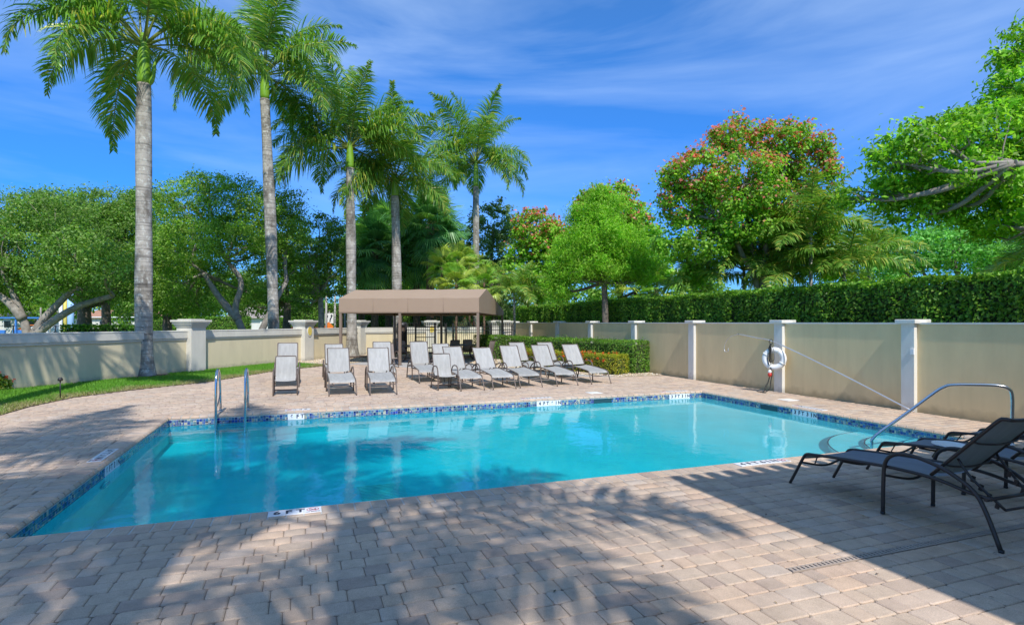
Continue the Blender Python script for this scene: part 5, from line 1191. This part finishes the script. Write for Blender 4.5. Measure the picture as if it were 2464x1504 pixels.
def chair_parts(root, slingm, framem):
    W = .27
    for s_ in (-W, W):
        MB().tube(catmull([(s_, .0, 0), (s_, .02, .35), (s_, .05, .52), (s_, .14, .60), (s_, .30, .61), (s_, .46, .57), (s_, .56, .42), (s_, .66, 0)], 4), .0165, 8).build('arm', framem, root)
    MB().bar((-W, .10, .345), (W, .10, .345), .02, .035).build('seat_rail', framem, root); MB().bar((-W, .30, .10), (W, .30, .10), .02, .035).build('stretcher', framem, root)
    MB().tube([(-W, .47, .33), (W, .47, .33)], .012, 6).build('seat_rail', framem, root)
    for s_ in (-W, W):
        MB().bar((s_, .02, .10), (s_, .62, .10), .02, .03).build('side_rail', framem, root); MB().bar((s_, .03, .335), (s_, .55, .335), .02, .03).build('side_rail', framem, root)
    b_ = W - .035
    MB().tube(catmull([(-b_, .06, .37), (-b_, .26, .355), (-b_, .44, .35), (-b_, .50, .42), (-b_, .58, .70), (-b_, .63, .88), (-b_ + .04, .65, .905), (0, .655, .91), (b_ - .04, .65, .905), (b_, .63, .88), (b_, .58, .70), (b_, .50, .42), (b_, .44, .35), (b_, .26, .355), (b_, .06, .37)], 3), .013, 8).build('back_frame', framem, root)
    prof_ = [(.055, .35), (.075, .385), (.15, .375), (.3, .35), (.42, .35), (.49, .42), (.53, .56), (.575, .72), (.62, .87), (.65, .905)]; vs = []
    for (y_, z_) in prof_:
        for k_ in range(9): f_ = k_ / 4 - 1; vs.append((f_ * (b_ - .003), y_ + (1 - f_ * f_) * .015 * (z_ > .4), z_ - (1 - f_ * f_) * .015 * (z_ < .4)))
    mb = MB(); mb.add(vs, [(i * 9 + j, i * 9 + j + 1, (i + 1) * 9 + j + 1, (i + 1) * 9 + j) for i in range(len(prof_) - 1) for j in range(8)], True); mb.build('sling', slingm, root)
SETS = {}
def place(kind, x, y, rz, label, group, name='chaise_lounge', cat='chaise'):
    if kind not in SETS:
        root = empty(name, (0, 0, 0), 0, label, cat, group); a = kind.split('/')
        if a[0] == 'chaise': chaise_parts(root, M[a[1]], M[a[2]], R(float(a[3])))
        else: chair_parts(root, M[a[1]], M[a[2]])
        SETS[kind] = root; KM[root.name] = [c for c in bpy.data.objects if c.parent == root]
        for c_ in KM[root.name]: KM[c_.name] = [q for q in bpy.data.objects if q.parent == c_]
        o = root
    else:
        src = SETS[kind]; o = src.copy(); C.objects.link(o)
        for ch in KM[src.name]:
            c_ = ch.copy(); C.objects.link(c_); c_.parent = o
            for g2 in KM[ch.name]: d2 = g2.copy(); C.objects.link(d2); d2.parent = c_
        tag(o, label, cat, group)
    o.location = (x, y, .003); o.rotation_euler = (0, 0, rz); return o
gC = 'pale sling chaises lined up across the far deck'; u50 = 'chaise/sling/bronze/52'; u62 = 'chaise/sling/bronze/62'; u46 = 'chaise/sling/bronze/47'
place('chair/sling/bronze', -.36, 14.8, 0, 'leftmost pale sling chair standing alone in front of a chaise', 'low pale sling chairs', 'sling_chair', 'chair')
place('chair/sling/bronze', 3.57, 14.55, R(4), 'low pale sling chair with blotched back amid the chaises', 'low pale sling chairs', 'sling_chair', 'chair')
place(u62, -.38, 16.6, 0, 'leftmost chaise, directly behind the lone low chair', gC)
place(u50, .93, 14.26, 0, 'front chaise facing the pool, second from the left', gC)
place(u50, .98, 17.4, 0, 'chaise behind the second front chaise from the left', gC)
place(u50, 1.86, 14.08, R(-3), 'front chaise third from the left, right next to its neighbour', gC)
place(u62, 2.27, 16.75, R(-4), 'chaise behind and right of the third front chaise, back nearly upright', gC)
place(u62, 3.5, 16.4, 0, 'rear chaise directly behind the blotched low chair', gC)
place(u50, 4.25, 16.5, 0, 'rear chaise half hidden behind the fourth long front chaise', gC)
place(u50, 4.13, 14.19, R(2), 'front chaise just right of the blotched low chair', gC)
place(u46, 5.0, 14.20, R(1), 'fifth long front chaise, between its neighbours left of the middle', gC)
place(u50, 5.8, 14.32, R(-1), 'front chaise with the highest back in the right group', gC)
place(u50, 6.89, 14.35, R(1), 'front chaise second from the right', gC)
place(u50, 8.02, 14.5, R(2), 'rightmost pale chaise beside the flowering hedge', gC)
place(u50, 7.0, 16.75, R(0), 'rear chaise in the right group, left one by the flowering hedge', gC)
place(u50, 7.95, 16.5, R(0), 'rear chaise in the right group, right one by the flowering hedge', gC)
gN = 'foreground chaises with sling colour darkened for the shade'; k46 = 'chaise/sling_shade/dkbronze/47'
place(k46, 5.33, 4.86, R(180), 'nearest shade-darkened chaise, wholly in the building shade', gN)
place(k46, 6.66, 5.0, R(180), 'shade-darkened chaise with a white round plate on its seat', gN)
place(k46, 8.02, 5.15, R(181), 'third shade-darkened chaise, by the right pool corner', gN)
pp = empty('round_plate', (6.72, 4.30, .398), 0, 'white round plate lying on the middle shade-darkened chaise', 'plate')
pp.rotation_euler = (R(2.5), 0, 0)
MB().lathe([(.14, -.004), (.17, .004), (.172, .012), (.165, .013), (.14, .006), (.01, .005)], 0, 0, 28).build('plate_disc', M['white'], pp)

# tables and chairs under the canopy
def table(p, r_, label):
    t_ = empty('patio_table', (p[0], p[1], 0), 0, label, 'table', 'dark tables under the canopy')
    MB().lathe([(r_ - .02, .70), (r_, .71), (r_, .735), (r_ - .01, .74)], 0, 0, 28).build('tabletop', M['graytable'], t_)
    for k_ in range(4):
        a = k_ * math.pi / 2 + .6; MB().tube(catmull([(math.cos(a) * r_ * .85, math.sin(a) * r_ * .85, 0), (math.cos(a) * r_ * .45, math.sin(a) * r_ * .45, .35), (math.cos(a) * r_ * .7, math.sin(a) * r_ * .7, .70)], 4), .016, 6).build('leg', M['dkbronze'], t_)
t1 = D(990, 25.6); t2 = D(1118, 26.6)
table(t1, .62, 'round dark table left of the canopy middle post'); table(t2, .72, 'round dark table near the right canopy post')
gB = 'brown sling chairs under the canopy'; kb = 'chair/sling_brown/bronze'
for (px, Y, rz, lb) in ((943, 22.3, 8, 'brown chair facing the pool left of the left table'), (1008, 26.5, 170, 'brown chair behind the left table'), (975, 27.2, 150, 'dark brown chair at the far side of the left table'), (1050, 26.0, 80, 'brown chair between the two tables'), (1085, 28.0, 185, 'brown chair behind the right table'),
                        (1156, 26.0, -80, 'brown chair at the right side of the right table'), (1120, 28.6, 175, 'brown chair at the far side of the right table')):
    b = D(px, Y); place(kb, b.x, b.y, R(rz), lb, gB, 'patio_chair', 'chair')

# ------------------------------------------------------------------ ladder, handrail, rescue gear
ld = empty('pool_ladder', (-1.25, 12.1, 0), 0, 'stainless steel pool ladder on the far left pool edge', 'ladder')
for s_ in (-.25, .25):
    MB().tube(catmull([(s_, -.10, -1.1), (s_, -.11, -.1), (s_, -.11, .35), (s_, -.06, .68), (s_, .06, .82), (s_, .22, .84), (s_, .38, .74), (s_, .50, .45), (s_, .56, .02)], 6), .024, 12).build('rail', M['steel'], ld)
    MB().tube([(s_, -.08, .30), (s_, .15, .16), (s_, .50, .36)], .011, 8).build('brace', M['steel'], ld)
    MB().lathe([(.055, .002), (.055, .012), (.03, .02)], s_, .56, 16).build('flange', M['steel'], ld)
for z_ in (-.215, -.50, -.80):
    MB().box((-.23, -.17, z_ - .012), (.23, -.07, z_ + .012), bev=.006).build('tread', M['offwhite'] if z_ > -.3 else M['steel'], ld)
hr = empty('handrail', (8.35, 6.5, -.46), 0, 'stainless steel handrail rising from the corner steps', 'handrail')
H0 = np.array([8.35, 6.5, -.46]); pts = [(8.35, 6.5, -.46), (8.35, 6.5, -.16), (8.36, 6.49, -.06), (8.45, 6.40, .08), (8.72, 6.12, .44), (8.92, 5.92, .71), (8.99, 5.84, .79), (9.06, 5.77, .825), (9.25, 5.57, .84), (9.43, 5.38, .84), (9.51, 5.30, .80), (9.54, 5.27, .70), (9.54, 5.27, .35), (9.54, 5.27, 0)]
MB().tube([np.array(q) - H0 for q in catmull(pts, 5)], .024, 14).build('rail', M['steel'], hr)
MB().lathe([(.055, .46), (.055, .472), (.03, .48)], 9.54 - 8.35, 5.27 - 6.5, 16).build('flange', M['steel'], hr)
MB().lathe([(.05, .0), (.05, .012)], 0, 0, 16).build('flange', M['steel'], hr)
rc_ = WX(1863, 863, 11.05)
lr = empty('life_ring', rc_, R(34), 'white life ring hanging on the pilaster beyond the pool', 'life ring')
mb = MB(); mb.tube([(0, .215 * math.cos(a), .215 * math.sin(a)) for a in np.linspace(0, 6.283, 36, endpoint=False)], .072, 12, closed=True); mb.build('ring', M['white'], lr)
for k_ in range(4):
    a = .5 + k_ * math.pi / 2; cc_ = Vector((0, .215 * math.cos(a), .215 * math.sin(a))); rr_ = []
    for q in np.linspace(0, 6.283, 14, endpoint=False): rr_.append(cc_ + Vector((math.sin(q) * .078, math.cos(q) * .078 * math.cos(a), math.cos(q) * .078 * math.sin(a))))
    MB().tube(rr_, .012, 6, closed=True).build('strap', M['offwhite'], lr)
rp = empty('throw_rope', (rc_.x, rc_.y, 0), 0, 'dark coiled throw rope hanging through the life ring', 'rope')
mb = MB(); r = random.Random(5); hk = rc_.z + .38
for k_ in range(6):
    a = r.uniform(-.10, .10); b = r.uniform(-.10, .10); lo_ = rc_.z + r.uniform(-.18, -.05); x_ = -.10 - k_ * .008
    mb.tube(catmull([(x_, 0, hk), (x_, a, hk - .15), (x_, a * 1.2, rc_.z), (x_, (a + b) / 2, lo_), (x_, b, rc_.z + .02), (x_, b * .7, hk - .15), (x_, .01, hk)], 5), .006, 5)
for k_ in range(4):
    a = r.uniform(-.06, .06); mb.tube(catmull([(-.09, .02, rc_.z - .2), (-.10, a, rc_.z - .38), (-.10, .04 + a, rc_.z - .55), (-.11, .09 + a * 2, .12), (-.15, .15 + a, .02), (-.22, .25 + a * 2, .012), (-.28, .02 + a, .012)], 5), .006, 5)
mb.tube([(-.10 + .0 * 1, .06 * math.cos(a), hk + .04 + .06 * math.sin(a)) for a in np.linspace(0, 6.283, 14, endpoint=False)], .008, 5, closed=True)
mb.build('rope_strand', M['rope'], rp)
ft = empty('rope_float', (rc_.x - .13, rc_.y + .01, .40), 0, 'small red and white float hanging on the rope', 'float')
MB().lathe([(.01, .0), (.04, .02), (.05, .06), (.04, .10)], 0, 0, 12).build('red_half', M['red'], ft); MB().lathe([(.04, .1002), (.045, .13), (.03, .17), (.01, .18)], 0, 0, 12).build('white_half', M['white'], ft)
a_ = WX(1776, 804, 11.20); m_ = WX(1868, 825, 11.12); e_ = WX(2200, 990, 11.14); e_.z = .02
sp = empty('shepherds_crook', e_, 0, 'long aluminium rescue pole leaning slantwise along the tan wall', 'rescue pole')
mid = m_.lerp(e_, .05)
MB().tube([Vector(q) - e_ for q in catmull([a_, a_.lerp(m_, .5) + Vector((0, 0, .012)), m_, m_.lerp(e_, .5) + Vector((0, 0, .03)), e_], 8)], .016, 8).build('pole', M['alu'], sp)
h1, h2, h3, h4, h5 = [WX(a, b, 11.20) for a, b in ((1755, 812), (1744, 830), (1744, 845), (1752, 845), (1757, 826))]
MB().tube([Vector(q) - e_ for q in catmull([a_, h1, h2, h3, h4, WX(1752, 838, 11.2)], 6)], .009, 6).build('hook', M['alu'], sp)
# small garden light at the left
gp = G(145, 959, .02); gl_ = empty('garden_light', gp, 0, 'small black spike light standing in the lawn', 'garden light')
MB().tube([(0, 0, 0), (0, 0, .40)], .012, 6).build('stake', M['black'], gl_); MB().lathe([(.03, .40), (.05, .41), (.05, .45), (.03, .48), (.01, .485)], 0, 0, 12).build('lamp_head', M['black'], gl_)
# hose bib and small fittings
wb = WX(2196, 846, 11.25); ob = empty('wall_switch', wb, 0, 'tiny white fitting on the nearest visible pilaster', 'switch'); MB().box((-.02, -.035, -.06), (.012, .035, .06), bev=.004).build('cover', M['white'], ob)

# ------------------------------------------------------------------ the building behind the viewer whose eave shades the right of the deck
bl = empty('clubhouse', (9.0, -5.0, 0), 0, 'tan two storey clubhouse outside the frame, its tiled eave shading the deck', 'building')
ex, ey, ez = 3.62, .29, 6.0
bxo = lambda x, y, z: (x - 9.0, y + 5.0, z)
MB().box(bxo(4.5, -12, -.05), bxo(16, -.7, 5.8)).build('wall', M['tan'], bl)
mb = MB(); sl = .30; Lb = 13.2
mb.add([bxo(ex, ey, ez - .12), bxo(17, ey, ez - .12), bxo(17, ey, ez), bxo(ex, ey, ez)], [(0, 1, 2, 3)])
mb.add([bxo(ex, ey, ez), bxo(17, ey, ez), bxo(17, ey - 6.5, ez + 6.5 * sl), bxo(ex, ey - 6.5, ez + 6.5 * sl), bxo(ex, ey, ez - .12), bxo(17, ey, ez - .12), bxo(17, ey - 6.5, ez + 6.5 * sl - .12), bxo(ex, ey - 6.5, ez + 6.5 * sl - .12), bxo(ex, ey - Lb, ez), bxo(17, ey - Lb, ez)],
       [(0, 1, 2, 3), (4, 7, 6, 5), (0, 3, 7, 4), (3, 2, 9, 8), (0, 8, 3)])
roof_ = mb.build('roof', M['roof'], bl)
tl = MB().tube([(0, .16, -.03), (0, -.5, .59 * sl)], .085, 10).mesh('roof_tile', M['roof'])
for k_ in range(56):
    o = bpy.data.objects.new('roof_tile', tl); link(o, roof_); o.location = bxo(ex + .1 + k_ * .235, ey, ez)

# ------------------------------------------------------------------ far surroundings
def house(px, Y, w_, h, roofh, label, wallm, roofm, group='houses across the field'):
    b = D(px, Y); root = empty('house', (b.x, b.y, 0), -YAW, label, 'house', group); dp = w_ * .6
    MB().box((-w_ / 2, 0, -.05), (w_ / 2, dp, h)).build('wall', M[wallm], root)
    e = .5; mb = MB(); mb.add([(-w_ / 2 - e, -e, h), (w_ / 2 + e, -e, h), (w_ / 2 + e, dp + e, h), (-w_ / 2 - e, dp + e, h), (-w_ / 2 + dp * .4, dp / 2, h + roofh), (w_ / 2 - dp * .4, dp / 2, h + roofh)], [(0, 1, 5, 4), (1, 2, 5), (2, 3, 4, 5), (3, 0, 4), (3, 2, 1, 0)]); mb.build('roof', M[roofm], root)
    for k_ in range(max(2, int(w_ / 3.5))):
        x = -w_ / 2 + (k_ + .5) * w_ / max(2, int(w_ / 3.5)); f_ = MB().box((x - .6, -.05, .9), (x + .6, -.002, 2.1)).build('window', M['white'], root); MB().box((x - .5, -.07, 1.0), (x + .5, -.0505, 2.0)).build('pane', M['dkglass'], f_)
    return root
house(622, 72, 8, 2.3, 1.5, 'long low house with grey brown roof between the first two palms', 'trimw', 'greyroof')
house(-10, 85, 14, 2.6, 2.0, 'pale house at the far left behind the field', 'trimw', 'greyroof')
house(275, 100, 16, 2.5, 2.0, 'far white house seen left of the lichened palm', 'trimw', 'roof')
house(888, 66, 3.6, 2.9, 1.6, 'coral pink house seen under the canopy', 'pink', 'roof')
b = D(35, 66); sh = empty('park_shelter', (b.x, b.y, 0), -YAW, 'blue roofed open shelter beyond the sports field at far left', 'shelter')
MB().box((-4, -1.5, 2.2), (4, 1.5, 2.35)).build('roof', M['blue'], sh)
for x in (-3.8, -1.3, 1.3, 3.8): MB().box((x - .08, -1.4, -.05), (x + .08, -1.24, 2.2)).build('post', M['blue'], sh)
for x in (-3, -.8, 1.5, 3.2): MB().box((x - .7, -1.2, 0), (x + .7, -1.0, .9)).build('bench_back', M['blue'], sh)
def vehicle(px, Y, label, top, L_=4.6):
    b = D(px, Y); v_ = empty('parked_car', (b.x, b.y, 0), -YAW, label, 'car', 'vehicles parked beyond the field')
    mb = MB(); h = L_ / 2; mb.add([(x, y_, z_) for y_ in (-.85, .85) for x, z_ in ((-h, .35), (h, .35), (h, .85), (h * .55, .98), (h * .3, 1.45), (-h * .5, 1.45), (-h * .85, .98), (-h, .9))], [tuple(range(8)), tuple(range(8, 16))[::-1]] + [(i, (i + 1) % 8, 8 + (i + 1) % 8, 8 + i)[::-1] for i in range(8)])
    mb.build('body', top, v_); MB().box((-h * .45, -.87, 1.02), (h * .25, -.852, 1.36)).build('side_window', M['dkglass'], v_)
    for x in (-h * .6, h * .6):
        m2 = MB(); n = 14; m2.add([(x + .33 * math.cos(a), yy, .33 + .33 * math.sin(a)) for yy in (-.9, -.7) for a in np.linspace(0, 6.283, n, endpoint=False)], [tuple(range(n)), tuple(range(n, 2 * n))[::-1]] + [(i, (i + 1) % n, n + (i + 1) % n, n + i)[::-1] for i in range(n)]); m2.build('wheel', M['black'], v_)
    return v_
vehicle(120, 72, 'white car parked behind the field left of the dark oak trunk', M['carpaint'])
vehicle(98, 76, 'orange vehicle parked beyond the sports field', M['orange'], 5.2)
vehicle(165, 78, 'dark blue car parked right of the white one', M['blue'])
vehicle(310, 85, 'white car just left of the lichened palm trunk', M['carpaint'])
def pole(px, Y, top_py, r_, m_, label, name='post', cat='post', group='posts beyond the cream wall'):
    b = D(px, Y); o = MB().tube([(0, 0, -.05), (0, 0, Zat(top_py, Y))], r_, 8).build(name, m_, None, (b.x, b.y, 0)); tag(o, label, cat, group); return o
pole(146, 50, 733, .14, M['white'], 'white goal post left of the pale blue pole'); pole(157, 56, 705, .16, M['yellow'], 'yellow pole beside the white goal post')
pole(170, 52, 705, .26, M['paleblue'], 'thick pale blue pole left of the dark oak trunk'); pole(98, 62, 740, .08, M['bark_light'], 'thin wooden pole behind the parked vehicles')
pole(120, 60, 750, .1, M['concrete'], 'short grey pole by the parked cars')
pole(727, 50, 738, .16, M['concrete'], 'short thick grey post right of the tallest palm'); pole(785, 42, 712, .07, M['concrete'], 'thin grey pole just left of the road sign'); pole(806, 42, 712, .07, M['concrete'], 'thin grey pole just right of the road sign'); pole(830, 42, 745, .07, M['concrete'], 'thin grey pole by the left canopy post')
# goal frame with net
b = D(272, 60); gf = empty('soccer_goal', (b.x, b.y, 0), -YAW, 'white goal frame standing on the far field', 'goal')
MB().tube([(-2.6, 0, 0), (-2.6, 0, 2.3), (2.6, 0, 2.3), (2.6, 0, 0)], .06, 6).build('frame', M['white'], gf)
mb = MB()
for k_ in range(14): mb.bar((-2.5 + k_ * .385, .1, 2.3), (-2.5 + k_ * .385, 1.4, .05), .015)
for k_ in range(7): mb.bar((-2.6, .1 + k_ * .2, 2.25 - k_ * .35), (2.6, .1 + k_ * .2, 2.25 - k_ * .35), .015)
mb.build('net', M['offwhite'], gf)
# field fence: posts and rails
b0 = D(-40, 40); b1 = D(165, 44); ff = empty('field_fence', b0, 0, 'thin dark fence along the far field at left', 'fence')
for k_ in range(7): MB().box((-.03, -.03, 0), (.03, .03, 1.55)).build('post', M['black'], ff, (b1 - b0) * (k_ / 6))
for z_ in (.15, .8, 1.5): MB().bar(Vector((0, 0, z_)), (b1 - b0) + Vector((0, 0, z_)), .03).build('rail', M['black'], ff)
sheet('road', [D(300, 52)[:2], D(1100, 52)[:2], D(1130, 60)[:2], D(270, 60)[:2]], -.036, M['asphalt'], 'asphalt road beyond the wall')
# road signs
b = D(792, 43); sg = empty('road_sign', (b.x, b.y, 0), -YAW, 'white keep right sign on a thin post beyond the wall', 'road sign')
MB().box((-.03, .02, -.05), (.03, .06, 2.6)).build('post', M['concrete'], sg); zc = Zat(766, 43)
pl = MB().box((-.32, 0, zc - .38), (.32, .018, zc + .38)).build('panel', M['white'], sg)
mb = MB(); q = [(.02, -.28), (.10, -.28), (.12, -.1), (.22, .08), (.22, .16), (.29, .16), (.19, .30), (.08, .16), (.14, .16), (.13, .10), (.04, -.06)]
mb.add([(x, -.003, zc + z_) for x, z_ in q], [tuple(range(len(q)))]); mb.add([(x, -.003, zc + z_) for x, z_ in ((-.22, .22), (-.08, .22), (-.08, .08), (-.15, .0), (-.22, .08))], [(0, 1, 2, 3, 4)]); mb.build('arrow', M['ink'], pl)
b = D(791, 42.6); s2 = empty('road_sign', (b.x, b.y, 0), -YAW, 'orange diamond sign below the white road sign', 'road sign'); zc = Zat(786, 42.6)
MB().box((-.02, .03, -.05), (.02, .06, zc)).build('post', M['concrete'], s2); mb = MB(); mb.add([(x, y_, zc + z_) for y_ in (0, .02) for x, z_ in ((-.36, 0), (0, -.36), (.36, 0), (0, .36))], [(0, 1, 2, 3), (7, 6, 5, 4), (0, 4, 5, 1), (1, 5, 6, 2), (2, 6, 7, 3), (3, 7, 4, 0)]); mb.build('panel', M['orange'], s2)
b = D(652, 48); s3 = empty('sign_board', (b.x, b.y, 0), -YAW, 'low white sign board left of the tallest palm trunk', 'sign'); zc = Zat(783, 48)
MB().box((-.9, 0, zc - .3), (.6, .15, zc + .3)).build('board', M['white'], s3); MB().box((-.5, -.012, zc - .05), (.35, -.002, zc + .06)).build('dark_stripe', M['ink'], s3); MB().box((-.8, .02, -.05), (.5, .12, zc - .3002)).build('base', M['trimw'], s3)
